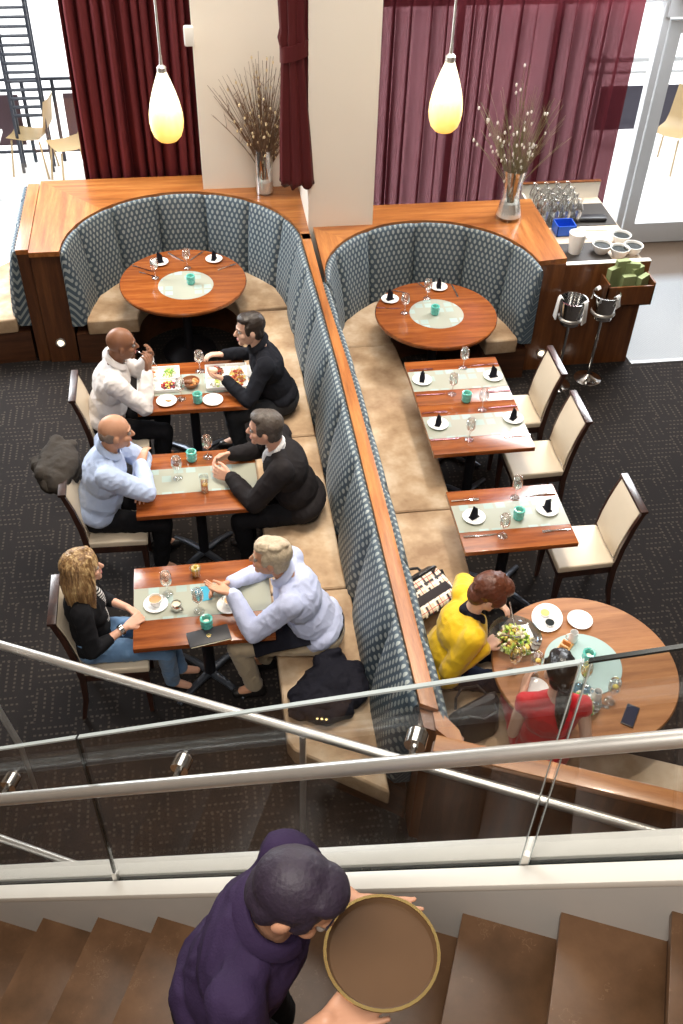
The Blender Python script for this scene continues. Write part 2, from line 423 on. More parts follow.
M['curtain_tied'] = velvet('satin maroon curtain', (.085,.014,.016), .42)
def sheer():
    t = NT('sheer burgundy curtain'); v = t.coord('Object', (400, 400, 300))
    w = t.n('ShaderNodeTexCoord')
    d = t.n('ShaderNodeBsdfDiffuse', {'Color': (.075,.014,.018,1)}); tl = t.n('ShaderNodeBsdfTranslucent', {'Color': (.075,.014,.018,1)})
    tr = t.n('ShaderNodeBsdfTransparent', {'Color': (.56,.27,.31,1)})
    a = t.n('ShaderNodeMixShader', {0: .45}); t.t.links.new(d.outputs[0], a.inputs[1]); t.t.links.new(tl.outputs[0], a.inputs[2])
    lw = t.n('ShaderNodeLayerWeight', {'Blend': .5})
    f = t.n('ShaderNodeMapRange', {0: lw.outputs[1], 1: .25, 2: .6, 3: .13, 4: .0}).outputs[0]
    b = t.n('ShaderNodeMixShader', {0: f}); t.t.links.new(a.outputs[0], b.inputs[1]); t.t.links.new(tr.outputs[0], b.inputs[2])
    t.t.links.new(b.outputs[0], t.out.inputs[0]); return t.m
M['sheer'] = sheer()
def lamp_glass():
    t = NT('glowing amber lamp glass'); s = t.n('ShaderNodeSeparateXYZ', {0: t.n('ShaderNodeTexCoord').outputs['Generated']})
    z = t.math('ADD', s.outputs[2], t.math('MULTIPLY', t.math('SUBTRACT', t.noise(t.coord('Generated'), 7, 4), .5), .16))
    c = t.ramp(z, [(.0,(1,.50,.04)),(.22,(1,.62,.08)),(.42,(1,.76,.25)),(.62,(1,.92,.66)),(1,(1,.93,.72))])
    e = t.ramp(z, [(0,(.62,.62,.62)),(.3,(.8,.8,.8)),(.5,(1,1,1)),(.85,(1,1,1)),(1,(.75,.75,.75))])
    ee = t.math('MULTIPLY', e, 1.5)
    t.bsdf(color=(.9,.8,.5), rough=.2, emis=c, estr=ee); return t.m
M['lamp'] = lamp_glass()
# ------------------------------------------------------------------ the setting
ZT = 1.14
struct('floor', MB().box((-4.5, -1.5, -.05), (3.94, 9.72, 0)).box((3.94, -1.5, -.05), (7.5, 7.36, 0)), M['carpet'])
struct('floor_entrance', MB().box((3.945, 7.365, -.05), (7.5, 9.72, .004)), M['entry'])
struct('trim_1', MB().box((3.945, 7.33, -.02), (7.5, 7.37, .012)), M['alu'])
struct('ceiling', MB().box((-4.5, -1.6, 7.0), (7.5, 9.72, 7.1)), M['ceil'])
struct('wall_back', MB().box((-4.5, -1.7, -.05), (7.5, -1.6, 7.0)), M['dark_wall'])
struct('wall_left', MB().box((-4.6, -1.6, -.05), (-4.5, 9.72, 7.0)), M['dark_wall'])
struct('wall_right', MB().box((7.5, -1.6, -.05), (7.6, 9.72, 7.0)), M['dark_wall'])
struct('wall_window_head', MB().box((-4.5, 9.58, 4.4), (7.5, 9.68, 7.0)), M['wall'])
# pillar: a wall slab and a square pier standing out of the ledge
struct('wall_pillar', MB().box((.06, 8.97, 0), (.96, 9.32, 5.4)).box((.955, 8.13, 0), (1.535, 9.32, 5.4)), M['wall'])
# window wall: frames with clear panes, a glazed door at the far end
Wy = 9.62
def window(n, x0, x1, z0, z1, bars):
    f = MB()
    for x in [x0, x1]+bars: f.box((x-.035, Wy-.05, z0), (x+.035, Wy+.05, z1))
    for z in ((z0+.03, 2.58, z1-.03) if n > 1 else (z0+.03, z1-.03)): f.box((x0, Wy-.045, z-.05), (x1, Wy+.045, z+.05))
    o = struct('window_%d' % n, f, M['alu'])
    obj('pane', MB().box((x0, Wy-.004, z0), (x1, Wy+.004, z1)), M['pane'], o)
window(1, -4.4, -1.0, .02, 4.4, [-2.9])
window(2, -1.0, 1.3, .02, 4.4, [])
window(3, 1.6, 4.565, .02, 4.4, [2.55, 3.5])
d = struct('door_1', MB().box((4.63, Wy-.03, .02), (4.755, Wy+.03, 2.36)).box((5.55, Wy-.03, .02), (5.67, Wy+.03, 2.36)).box((4.755, Wy-.028, .02), (5.55, Wy+.028, .25)).box((4.755, Wy-.028, 2.24), (5.55, Wy+.028, 2.36)), M['alu'])
obj('pane', MB().box((4.75, Wy-.004, .24), (5.56, Wy+.004, 2.26)), M['pane'], d)
obj('door_handle', MB().tube([(5.47, Wy-.06, .9), (5.47, Wy-.06, 1.3)], .014).tube([(5.47, Wy, .95), (5.47, Wy-.06, .95)], .01).tube([(5.47, Wy, 1.25), (5.47, Wy-.06, 1.25)], .01), M['steel'], d)
struct('trim_2', MB().box((4.56, Wy-.07, 2.40), (7.4, Wy+.07, 2.56)).box((5.68, Wy-.06, 0), (5.76, Wy+.06, 2.4)), M['alu'])
# outside terrace
struct('exterior_ground', MB().box((-9, 9.75, -.08), (12, 26, -.02)), M['ext_ground'])
struct('exterior_backdrop_wall', MB().box((-12, 26, -.1), (16, 26.3, 9)), M['ext_ground'])

# ------------------------------------------------------------------ millwork
def arc_pts(c, r, a0, a1, n):
    return [(c[0]+r*math.cos(a0+(a1-a0)*i/n), c[1]+r*math.sin(a0+(a1-a0)*i/n)) for i in range(n+1)]
def rect_hit(c, a, x0, x1, y1):
    dx, dy = math.cos(a), math.sin(a); t = 1e9
    if dx > 1e-6: t = min(t, (x1-c[0])/dx)
    if dx < -1e-6: t = min(t, (x0-c[0])/dx)
    if dy > 1e-6: t = min(t, (y1-c[1])/dy)
    return (c[0]+dx*t, c[1]+dy*t)
LC, LR = (-.16, 7.90), 1.045
RC, RR = (1.93, 7.24), .935
def ledge_top(c, r, x0, x1, y1, a_from, a_to, n=20):
    mb = MB(); ins = []; outs = []
    angs = [a_from+(a_to-a_from)*i/n for i in range(n+1)]
    for corner in ((x0, y1), (x1, y1)):
        a = math.atan2(corner[1]-c[1], corner[0]-c[0])
        if min(a_from, a_to) < a < max(a_from, a_to): angs.append(a)
    angs = sorted(angs, reverse=True)
    for a in angs:
        ins.append((c[0]+r*math.cos(a), c[1]+r*math.sin(a))); outs.append(rect_hit(c, a, x0, x1, y1))
    k = len(angs)
    vs = [(x, y, z) for z in (ZT-.045, ZT) for L in (ins, outs) for x, y in L]
    I0, O0, I1, O1 = 0, k, 2*k, 3*k; fs = []
    for i in range(k-1):
        fs += [(I1+i, I1+i+1, O1+i+1, O1+i), (I0+i, O0+i, O0+i+1, I0+i+1), (I0+i, I0+i+1, I1+i+1, I1+i), (O0+i, O1+i, O1+i+1, O0+i+1)]
    fs += [(I0, I1, O1, O0), (I0+k-1, O0+k-1, O1+k-1, I1+k-1)]
    mb.add(vs, fs); return mb
def mitre(mbsrc, test):
    """keep the faces of a ledge whose centre passes the test, so that the grain turns at the mitres"""
    mb = MB(); mb.v = list(mbsrc.v)
    fs = [f for f in mbsrc.f if test(np.mean([mbsrc.v[i] for i in f], axis=0))]
    used = sorted({i for f in fs for i in f}); mp = {a: b for b, a in enumerate(used)}
    mb.v = [mbsrc.v[i] for i in used]; mb.f = [tuple(mp[i] for i in f) for f in fs]
    return mb
FL = 7.945
t = thing('booth_surround', 'wooden booth surround with broad flat ledge, holding the vase before the pillar', 'booth surround', (0, 0, 0))
L = ledge_top(LC, LR+.0, -1.46, .955, 9.28, PI-.0, .02)
obj('ledge', mitre(L, lambda p: p[0] < LC[0] and (p[1]-LC[1]) < 1.06*(LC[0]-p[0])), M['oak_y'], t)
obj('ledge', mitre(L, lambda p: not (p[0] < LC[0] and (p[1]-LC[1]) < 1.06*(LC[0]-p[0]))), M['oak_x'], t)
obj('ledge_strip', MB().box((-1.575, FL+.02, ZT-.05), (-1.468, 9.24, ZT-.004)), M['oak_y'], t, bevel=.003)
obj('end_panel', MB().box((-1.46, FL, 0), (-1.207, FL+.10, ZT-.045)), M['panel'], t)
obj('end_panel', MB().box((-1.57, FL+.025, 0), (-1.468, FL+.10, ZT-.05)), M['panel'], t)
obj('back_panel', MB().box((-1.56, FL+.1, 0), (-1.5, 9.25, ZT-.05)).box((-1.5, 9.2, 0), (.05, 9.26, ZT-.05)), M['panel'], t)
def step_light(label, x, y, z):
    s = thing('step_light', label, 'light', (x, y, z))
    obj('bezel', MB().lathe([(.028, 0), (.045, 0), (.045, .012), (.034, .016), (.028, .010)], 24, closed=True), M['steel'], s).rotation_euler = (PI/2, 0, 0)
    obj('lens', MB().lathe([(.0, .004), (.030, .004), (.030, .009), (0, .011)], 24), M['light_on'], s).rotation_euler = (PI/2, 0, 0)
step_light('small round step light glowing on the end panel beside the bald men', -1.345, FL, .205)
step_light('small round step light glowing beside the ice buckets', 3.035, 7.35, .185)

t = thing('booth_surround', 'wooden booth surround with flat ledge, curving round the empty table beside the ice buckets', 'booth surround')
R_ = ledge_top(RC, RR, 1.0, 3.115, 8.50, PI-.0, .107)
for sd in (-1, 1): obj('ledge', mitre(R_, lambda p: sd*(p[0]-RC[0])*.95 > (p[1]-RC[1])), M['oak_y'], t)
obj('ledge', mitre(R_, lambda p: not abs(p[0]-RC[0])*.95 > (p[1]-RC[1])), M['oak_x'], t)
obj('end_panel', MB().box((2.868, 7.352, 0), (3.112, 7.40, ZT-.045)), M['panel_lit'], t)
obj('back_panel', MB().box((1.0, 8.44, 0), (3.1, 8.49, ZT-.05)).box((3.05, 7.4, 0), (3.1, 8.49, ZT-.05)), M['panel'], t)

# divider between the two benches
DL = [(.872, 8.02), (.905, 7.0), (.928, 6.0), (.931, 4.6), (.931, 2.95)]
DR = [(.955, 8.02), (.965, 7.0), (1.005, 6.0), (1.02, 4.6), (1.018, 2.90)]
t = thing('divider_wall', 'low divider with long oak cap running between the two bench rows', 'divider')
obj('cap', MB().prism(DL+DR[::-1], ZT-.035, ZT), M['oak_y'], t, bevel=.003)
obj('panel', MB().prism([(x+.008, y) for x, y in DL]+[(x-.008, y) for x, y in DR[::-1]], 0, ZT-.035), M['panel'], t)
# half wall that closes the benches at the stair end
HA = math.radians(-22.8); hu = np.array([math.cos(HA), math.sin(HA)]); hn = np.array([-hu[1], hu[0]])
h0 = np.array([.93, 2.93]); 
def hp(s, n): return tuple(h0 + hu*s + hn*n)
t = thing('half_wall', 'low wooden half wall with oak cap behind the woman in red', 'half wall')
mc = wood('half wall cap wood', (.20,.065,.018), (.36,.14,.042), (.50,.225,.075), 0, .3)
o = obj('cap', MB().box((.11, -.235, ZT-.055), (3.6, -.135, ZT-.015)), mc, t, (h0[0], h0[1], 0), HA, bevel=.004)
o = obj('panel', MB().box((.10, -.22, 0), (3.6, -.15, ZT-.055)), M['panel'], t, (h0[0], h0[1], 0), HA)
o = obj('end_post', MB().prism([(.931, 2.945), (.931, 2.83), (1.03, 2.775), (1.10, 2.70), (1.12, 2.74), (1.02, 2.90)], 0, ZT-.04), M['panel_lit'], t)
o = obj('cap', MB().prism([(.99, 2.90), (.985, 2.80), (1.05, 2.715), (1.11, 2.69), (1.10, 2.78), (1.03, 2.90)], ZT-.06, ZT-.02), M['oak_y'], t)

# ------------------------------------------------------------------ upholstered benches
PROF = [(-.004, 1.09), (.006, 1.12), (.025, 1.128), (.042, 1.118), (.056, 1.08), (.075, 1.0), (.10, .9), (.122, .78), (.14, .66), (.152, .55), (.155, .46), (.15, .38), (-.004, .38)]
def back_panel(path, u0, depth=1.0):
    """one channel of the backrest: path is a list of (x, y, nx, ny) with n towards the sitter"""
    mb = MB(); n = len(path); P = []; UV = []; acc = u0; last = None
    vl = [0]
    for i in range(1, len(PROF)): vl.append(vl[-1]+math.dist(PROF[i], PROF[i-1]))
    for i, (x, y, nx, ny) in enumerate(path):
        tt = 2*i/(n-1)-1; b = 1-abs(tt)**8
        if last: acc += math.dist(last, (x, y))
        last = (x, y); row = []; uvr = []
        for (o, z), v in zip(PROF, vl):
            k = (.58+.42*b) if o > 0 else 1
            zz = z-(.012*(1-b) if z > 1.05 else 0)
            row.append((x+nx*o*k*depth, y+ny*o*k*depth, zz)); uvr.append((acc, v))
        P.append(row); UV.append(uvr)
    mb.grid(P, UV)
    m = len(PROF)
    mb.f += [tuple(range(m)), tuple((n-1)*m+j for j in reversed(range(m)))] + [((i+1)*m, i*m, i*m+m-1, (i+1)*m+m-1) for i in range(n-1)]
    return mb, acc
def arc_path(c, r, a0, a1, n=9):
    return [(c[0]+r*math.cos(a), c[1]+r*math.sin(a), -math.cos(a), -math.sin(a)) for a in [a0+(a1-a0)*i/(n-1) for i in range(n)]]
def line_path(p, q, nrm, n=9):
    return [(p[0]+(q[0]-p[0])*i/(n-1), p[1]+(q[1]-p[1])*i/(n-1), nrm[0], nrm[1]) for i in range(n)]
def seat_poly(inner, outer): return inner+outer[::-1]
def lerp_x(pts, y):
    for a, b in zip(pts, pts[1:]):
        if b[1] <= y <= a[1]: return a[0]+(b[0]-a[0])*(a[1]-y)/(a[1]-b[1])
    return pts[-1][0] if y < pts[-1][1] else pts[0][0]
def bench(label):
    return thing('banquette', label, 'bench')
# bench of the men's side: half-round booth then the long straight run
B1 = bench('long dotted blue-grey banquette with tan seat, three men seated against it')
u = 0.0; na = 7
for i in range(na):
    mb, u = back_panel(arc_path(LC, LR, PI-.02-(PI-.04)*i/na, PI-.02-(PI-.04)*(i+1)/na), u); obj('backrest_panel', mb, M['fabric'], B1, smooth=1.2)
ys = [7.92, 7.45, 6.85, 6.2, 5.58, 4.93, 4.27, 3.56, 2.96]
for a, b in zip(ys, ys[1:]):
    mb, u = back_panel(line_path((lerp_x(DL, a), a), (lerp_x(DL, b), b), (-1, 0)), u); obj('backrest_panel', mb, M['fabric'], B1, smooth=1.2)
def cushion(poly, parent, z0=.31, z1=.455): return obj('seat_cushion', MB().prism(poly, z0, z1), M['seat'], parent, bevel=.025, seg=3, bang=.9)
def plinth(poly, parent): return obj('plinth', MB().prism(poly, 0, .31), M['plinth'], parent)
ri = .455
cushion(arc_pts(LC, ri, PI+.06, PI/2+.02, 12)+arc_pts(LC, LR-.13, PI+.03, PI/2+.02, 12)[::-1], B1)
cushion(arc_pts(LC, ri, PI/2, .06, 12)+arc_pts(LC, LR-.13, PI/2, .06, 12)[::-1], B1)
cushion([(.295, 7.9), (.28, 6.05), (.77, 6.05), (.75, 7.9)], B1)
cushion([(.28, 6.04), (.27, 4.42), (.78, 4.42), (.775, 6.04)], B1)
cushion([(.27, 4.41), (.265, 3.27), (.30, 3.20), (.80, 2.86), (.80, 4.41)], B1)
plinth(arc_pts(LC, ri+.06, PI+.05, .0, 20)+arc_pts(LC, LR-.02, PI+.0, .0, 20)[::-1], B1)
plinth([(.36, 7.9), (.34, 3.34), (.92, 2.95), (.92, 6.0), (.87, 7.9)], B1)
# bench of the set tables
B2 = bench('tan dotted-back banquette curving round the empty set tables, woman in yellow on it')
u = 0.0; na = 6
for i in range(na):
    mb, u = back_panel(arc_path(RC, RR, PI-(PI+.02)*i/na, PI-(PI+.02)*(i+1)/na), u); obj('backrest_panel', mb, M['fabric'], B2, smooth=1.2)
ys = [7.22, 6.6, 5.95, 5.3, 4.65, 4.0, 3.4, 2.82]
for a, b in zip(ys, ys[1:]):
    mb, u = back_panel(line_path((lerp_x(DR, a), a), (lerp_x(DR, b), b), (1, 0)), u); obj('backrest_panel', mb, M['fabric'], B2, smooth=1.2)
def inner_arc(a0, a1, n):
    out = []
    for i in range(n+1):
        a = a0+(a1-a0)*i/n; r = .31+(PI-a)/PI*.20+.06*math.sin(a)
        out.append((RC[0]+r*math.cos(a), RC[1]+r*math.sin(a)))
    return out
cushion(inner_arc(PI, PI/2+.02, 10)+arc_pts(RC, RR-.13, PI, PI/2+.02, 10)[::-1], B2)
cushion(inner_arc(PI/2, -.12, 10)+arc_pts(RC, RR-.13, PI/2, -.06, 10)[::-1], B2)
cushion([(1.62, 7.23), (1.655, 6.6), (1.68, 6.0), (1.665, 5.1), (1.17, 5.1), (1.16, 6.0), (1.13, 7.23)], B2)
cushion([(1.665, 5.09), (1.64, 4.6), (1.60, 3.58), (1.17, 3.58), (1.17, 5.09)], B2)
cushion([(1.60, 3.57), hp(.88, .52), hp(.55, .0), (1.17, 2.93), (1.17, 3.57)], B2)
cushion([hp(.89, .515), hp(2.9, .50), hp(2.9, -.02), hp(.56, -.02)], B2)
plinth([(1.55, 7.2), (1.61, 6.0), (1.57, 4.6), (1.50, 3.52), hp(1.0, .42), hp(2.9, .42), hp(2.9, -.12), hp(.35, -.12), (1.03, 2.95), (1.03, 6.0), (1.0, 7.2)], B2)
plinth(inner_arc(PI, 0, 16)+arc_pts(RC, RR-.02, PI, 0, 16)[::-1], B2)
u = 0
for i in range(4):
    mb, u = back_panel(line_path(hp(.35+.62*i, -.135), hp(.35+.62*(i+1), -.135), tuple(hn)), u, .5)
    mb.v = [(x, y, z-.03) for x, y, z in mb.v]
    obj('backrest_panel', mb, M['fabric'], B2, smooth=1.2)
# neighbouring booth beyond the end panel, cut by the frame
B3 = bench('tan bench of the next booth by the open window, only its end in view')
u = 0
for a, b in ((7.98, 8.45), (8.45, 8.95), (8.95, 9.24)):
    mb, u = back_panel(line_path((-1.578, a), (-1.578, b), (-1, 0)), u); obj('backrest_panel', mb, M['fabric'], B3, smooth=1.2)
cushion([(-1.70, 7.98), (-2.9, 7.86), (-2.9, 8.4), (-2.3, 8.62), (-1.70, 9.2)], B3)
plinth([(-1.6, 7.99), (-2.9, 7.90), (-2.9, 8.4), (-2.3, 8.6), (-1.6, 9.2)], B3)

# ------------------------------------------------------------------ curtains
def curtain_mesh(x0, x1, y, z0, z1, amp, n_f, seed, flare=0.0, shape=None):
    r = random.Random(seed); nx = n_f*12; nz = 14; P = []
    ph = [r.uniform(-.35, .35) for _ in range(n_f+2)]; am = [r.uniform(.6, 1.25) for _ in range(n_f+2)]
    for i in range(nx+1):
        t = i/nx; q = t*n_f; k = int(q); fr = q-k
        a = (am[k]*(1-fr)+am[k+1]*fr)*amp; p = ph[k]*(1-fr)+ph[k+1]*fr
        row = []
        for j in range(nz+1):
            s = j/nz
            x = x0+(x1-x0)*t; w = math.sin(2*PI*(q+p)+.5*math.sin(3*s+k))
            row.append((x+flare*(1-s)*(t-.5)+.25*a*math.cos(2*PI*(q+p)), y+a*w*(.75+.35*(1-s)), z0+(z1-z0)*s))
        P.append(row)
    return MB().grid(P)
tag(obj('curtain', curtain_mesh(-1.06, .12, 9.42, .03, 4.4, .075, 11, 3), M['curtain'], smooth=3), 'heavy dark maroon curtain hanging in folds behind the booth by the bright open window', 'curtain')
tag(obj('curtain', curtain_mesh(1.56, 4.22, 9.36, .03, 4.4, .075, 16, 5), M['sheer'], smooth=3), 'sheer burgundy curtain with daylight showing through it', 'curtain')
def tied():
    prof = [(1.24, .15), (1.30, .145), (1.6, .135), (1.9, .12), (2.2, .105), (2.40, .095), (2.47, .10), (2.55, .115), (2.63, .10), (2.75, .105), (3.0, .115), (3.6, .12), (4.4, .12)]
    rings = []; TD = .30
    for z, w in prof:
        xc = .845+.03*max(0, (2.5-z)/1.25)
        ring = []
        for k in range(72):
            a = 2*PI*k/72; rr = 1+.16*math.sin(7*a+.6*z)+.08*math.sin(12*a+1)
            ring.append((xc+w*rr*math.cos(a), 8.17+w*.62*rr*math.sin(a), z+TD*(1-(z-1.24)/3.2)+(.03*math.sin(7*a) if z < 1.27 else 0)))
        rings.append(ring)
    return MB().loft(rings)
t = obj('tied_curtain', tied(), M['curtain_tied'], smooth=3); tag(t, 'narrow wine red curtain gathered by a tie band in front of the cream pillar', 'curtain')
obj('tie_band', MB().loft([[(0.847+.118*math.cos(2*PI*k/40), 8.17+.078*math.sin(2*PI*k/40), z+.22+.03*math.cos(2*PI*k/40)) for k in range(40)] for z in (2.36, 2.38, 2.42, 2.46, 2.48)]), M['curtain_tied'], t)
tag(obj('wall_sensor', MB().box((-.01, 8.90, 2.44), (.075, 8.975, 2.60)), M['white'], bevel=.02), 'small white sensor box fixed on the edge of the cream pillar', 'sensor')
# ------------------------------------------------------------------ pendant lamps
def pendant(label, x, y, zb, h, w):
    t = thing('pendant_lamp', label, 'lamp', (x, y, zb))
    pr = [(0, 0), (.20, .004), (.42, .035), (.60, .10), (.70, .2), (.74, .30), (.72, .42), (.64, .56), (.51, .71), (.35, .86), (.23, .96), (.19, 1.0), (0, 1.0)]
    obj('lamp_shade', MB().lathe([(r*w*.68, z*h) for r, z in pr], 32), M['lamp'], t, smooth=1.5)
    obj('cap', MB().lathe([(.0, h-.005), (.036, h-.005), (.036, h+.03), (.014, h+.05), (.010, h+.12), (0, h+.12)], 16), M['steel'], t)
    obj('cord', MB().tube([(0, 0, h+.1), (0, 0, h+3.4)], .0085, 8), M['steel'], t)
p = at_y(167, 142, 7.95); pendant('glowing amber teardrop pendant lamp in front of the dark maroon curtain', p[0]+.012, 7.95, 2.03, .55, .27)
p = at_y(445, 132, 7.2); pendant('glowing amber teardrop pendant lamp in front of the sheer burgundy curtain', p[0]-.012, 7.2, 2.345, .52, .25)
# ------------------------------------------------------------------ staircase in front of the camera
S0, N0, RUN, RISE, Z0 = -1.6237, 1.501, .28, .1787, 1.213
def nose(s): return Z0+RISE*(s-S0)/RUN
st = thing('staircase', None, None); st['kind'] = 'structure'
XP = SA                                             # local frame: x along the flight, y towards the tables
for k in range(-4, 17):
    s = S0+RUN*k; z = Z0+RISE*k
    obj('tread', MB().box((s, .15, z-.035), (s+RUN+.035, N0-.004, z)), M['tread'], st, rz=XP, bevel=.004)
    obj('riser', MB().box((s+.03, .15, z-RISE), (s+.05, N0-.004, z-.035)), M['riser'], st, rz=XP)
def slope_prism(n0, n1, lo, hi, s0=-3.0, s1=3.15):
    mb = MB(); vs = []
    for s in (s0, s1):
        for n in (n0, n1):
            for o in (lo, hi): vs.append((s, n, nose(s)+o))
    return mb.add(vs, [(0,1,3,2),(4,6,7,5),(0,4,5,1),(2,3,7,6),(1,5,7,3),(0,2,6,4)])
obj('stringer', slope_prism(N0, N0+.145, -.34, .168), M['stringer'], st, rz=XP)
obj('skirting', slope_prism(N0-.012, N0-.001, -.30, .150), M['skirt'], st, rz=XP)
obj('stringer_cap', slope_prism(N0-.014, N0+.050, .150, .186), M['stringer'], st, rz=XP, bevel=.004)
obj('stringer_cap', slope_prism(N0+.074, N0+.148, .150, .186), M['stringer'], st, rz=XP, bevel=.004)
obj('glazing_channel', slope_prism(N0+.050, N0+.074, .150, .170), M['edge_dark'], st, rz=XP)
bl = thing('glass_balustrade', 'clear glass balustrade panels rising along the staircase', 'balustrade')
GN = N0+.062; jo = [-2.73, -1.264, .2, 1.664, 3.1]
for a, b in zip(jo, jo[1:]):
    mb = MB(); vs = []
    for s in (a+.006, b-.006):
        for n in (GN-.006, GN+.006):
            for o in (.172, 1.148): vs.append((s, n, nose(s)+o))
    obj('glass_panel', mb.add(vs, [(0,1,3,2),(4,6,7,5),(0,4,5,1),(2,3,7,6),(1,5,7,3),(0,2,6,4)]), M['balus'], bl, rz=XP)
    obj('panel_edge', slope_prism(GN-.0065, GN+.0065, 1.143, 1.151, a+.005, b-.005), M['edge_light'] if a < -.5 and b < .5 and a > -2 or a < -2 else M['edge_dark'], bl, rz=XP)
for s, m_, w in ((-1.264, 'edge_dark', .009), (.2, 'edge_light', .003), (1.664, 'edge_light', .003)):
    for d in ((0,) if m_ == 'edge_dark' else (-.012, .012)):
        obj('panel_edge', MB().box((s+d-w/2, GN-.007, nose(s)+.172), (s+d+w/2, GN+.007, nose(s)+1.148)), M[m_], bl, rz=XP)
    obj('joint_clip', MB().box((s-.010, GN-.010, nose(s)+.165), (s+.010, GN+.010, nose(s)+.235)), M['steel'], bl, rz=XP)
hr = thing('handrail', 'brushed steel handrail on disc brackets along the glass balustrade', 'handrail')
HN = GN-.075
obj('rail', MB().tube([(s, HN, nose(s)+.898-.025*s) for s in (-3.0, -2, -1, 0, 1.3, 3.0)], .0225, 16), M['steel'], hr, rz=XP)
for s in (-1.60, -.90, -.17, .56, 1.29, 2.02):
    z = nose(s)+.898-.025*s
    b = obj('bracket', MB().tube([(s, GN+.022, z), (s, GN-.022, z)], [.030, .030], 20).tube([(s, GN+.030, z), (s, GN+.022, z)], [.024, .03], 20).tube([(s, GN-.02, z), (s, GN-.05, z), (s, HN+.01, z-.01)], [.012, .010, .008], 10), M['chrome'], hr, rz=XP)
# guard rail on the dining floor, seen through the glass
a = at_z(0, 645, 1.02); b = at_z(657, 833, 1.02); dr = unit(b-a)
gr = thing('guard_rail', 'pale steel guard rail standing on the carpet between the tables and the stairs', 'railing')
obj('rail', MB().tube([a-dr*1.6, b+dr*.02], .026, 14), M['steel'], gr)
p0 = at_z(299, 741, 1.02); ft = at_z(300, 835, 0)
for k in (-1, 0):
    p = a+dr*((p0-a) @ dr+k*2.1)
    obj('post', MB().tube([(p[0], p[1], 0), (p[0], p[1], 1.0)], .030, 12, flat=.6), M['steel'], gr)
lr = thing('lower_rail', 'short lower steel rail below the glass at the foot of the stairs', 'railing')
q0 = at_z(0, 838, .62); q1 = at_z(80, 866, .62); d2 = unit(q1-q0)
obj('rail', MB().tube([q0-d2*1.2, q1+d2*.25], .019, 14), M['steel'], lr)
for e in (-1.1, -.35): 
    q = q0+d2*e; obj('post', MB().tube([(q[0], q[1], 0), (q[0], q[1], .62)], .016, 10), M['steel'], lr)
q0 = at_n(-14, 689, 2.62); q1 = at_n(21, 747, 2.62)
sl = thing('sloped_rail', 'short sloping steel rail at the picture edge beside the lower stair rail', 'railing')
obj('rail', MB().tube([q0+(q0-q1)*1.2, q1], .019, 14), M['steel'], sl)
obj('post', MB().tube([(q1[0], q1[1], 0), (q1[0], q1[1], q1[2])], .014, 10), M['steel'], sl)
# ------------------------------------------------------------------ tables
TZ = .75
def table_base(t, tall=.71, spread=.30, rot=PI/4):
    obj('column', MB().tube([(0, 0, .03), (0, 0, tall)], .038, 16).box((-.16, -.12, tall-.012), (.16, .12, tall+.004)), M['black_metal'], t)
    for k in range(4):
        a = rot+k*PI/2
        obj('foot', MB().tube([(0, 0, .055), (spread*.5*math.cos(a), spread*.5*math.sin(a), .05), (spread*math.cos(a), spread*math.sin(a), .016)], [.030, .026, .018], 10, flat=.7), M['grey_foot'], t)
def dining_table(label, x0, x1, y0, y1, group=None):
    cx, cy = (x0+x1)/2, (y0+y1)/2; w, d = x1-x0, y1-y0
    t = thing('dining_table', label, 'table', (cx, cy, 0), 0, group)
    obj('tabletop', MB().box((-w/2, -d/2, TZ-.036), (w/2, d/2, TZ)), M['table'], t, bevel=.003)
    obj('inlay', MB().box((-w/2+.002, -.115, TZ-.002), (w/2-.002, .15, TZ+.0015)), M['inlay'], t)
    table_base(t); return t
dining_table('small wooden table covered by two food platters, third from the stair glass', -.575, .255, 6.085, 6.71)
dining_table('small wooden table between the folded-arms man and the man in black suit', -.575, .26, 4.94, 5.585)
dining_table('small wooden table of the blonde woman, with coffee cup and black bill folder', -.585, .257, 3.805, 4.464)
dining_table('half of the double table farther from the stairs, set for two', 1.55, 2.311, 5.945, 6.53)
dining_table('half of the double table nearer the stairs, set for two', 1.55, 2.311, 5.357, 5.942)
dining_table('single square table set for two beside one cream chair', 1.548, 2.318, 4.358, 4.952)
def round_table(label, x, y, r, mtop, inlay):
    t = thing('round_table', label, 'table', (x, y, 0))
    obj('tabletop', MB().lathe([(0, TZ-.045), (r-.03, TZ-.045), (r-.006, TZ-.036), (r, TZ-.022), (r, TZ-.010), (r-.006, TZ), (0, TZ)], 72), mtop, t, smooth=.5)
    if inlay is not None:
        ix, iy, ir = inlay
        obj('inlay', MB().lathe([(0, TZ-.004), (ir, TZ-.004), (ir, TZ+.0015), (0, TZ+.0015)], 48, (ix-x, iy-y, 0)), M['inlay'], t)
    obj('column', MB().lathe([(0, .0), (.25, .0), (.25, .015), (.20, .03), (.05, .045), (.04, .08), (.04, .70), (.16, .705), (0, .705)], 28), M['black_metal'], t)
    return t
pl = at_z(185.8, 285, TZ); pr = at_z(436.5, 313.7, TZ); pb = at_z(584, 664, TZ)
round_table('empty round table in the half-round booth behind the men with the platters', -.187, 8.0, .565, M['table_round'], (pl[0], pl[1], .245))
round_table('empty round table in the booth by the ice buckets, under the sheer curtain', 1.965, 7.23, .53, M['table_round'], (pr[0], pr[1], .235))
round_table('large round wooden table with salads where the two women eat', 2.03, 3.36, .545, M['table_big'], None)

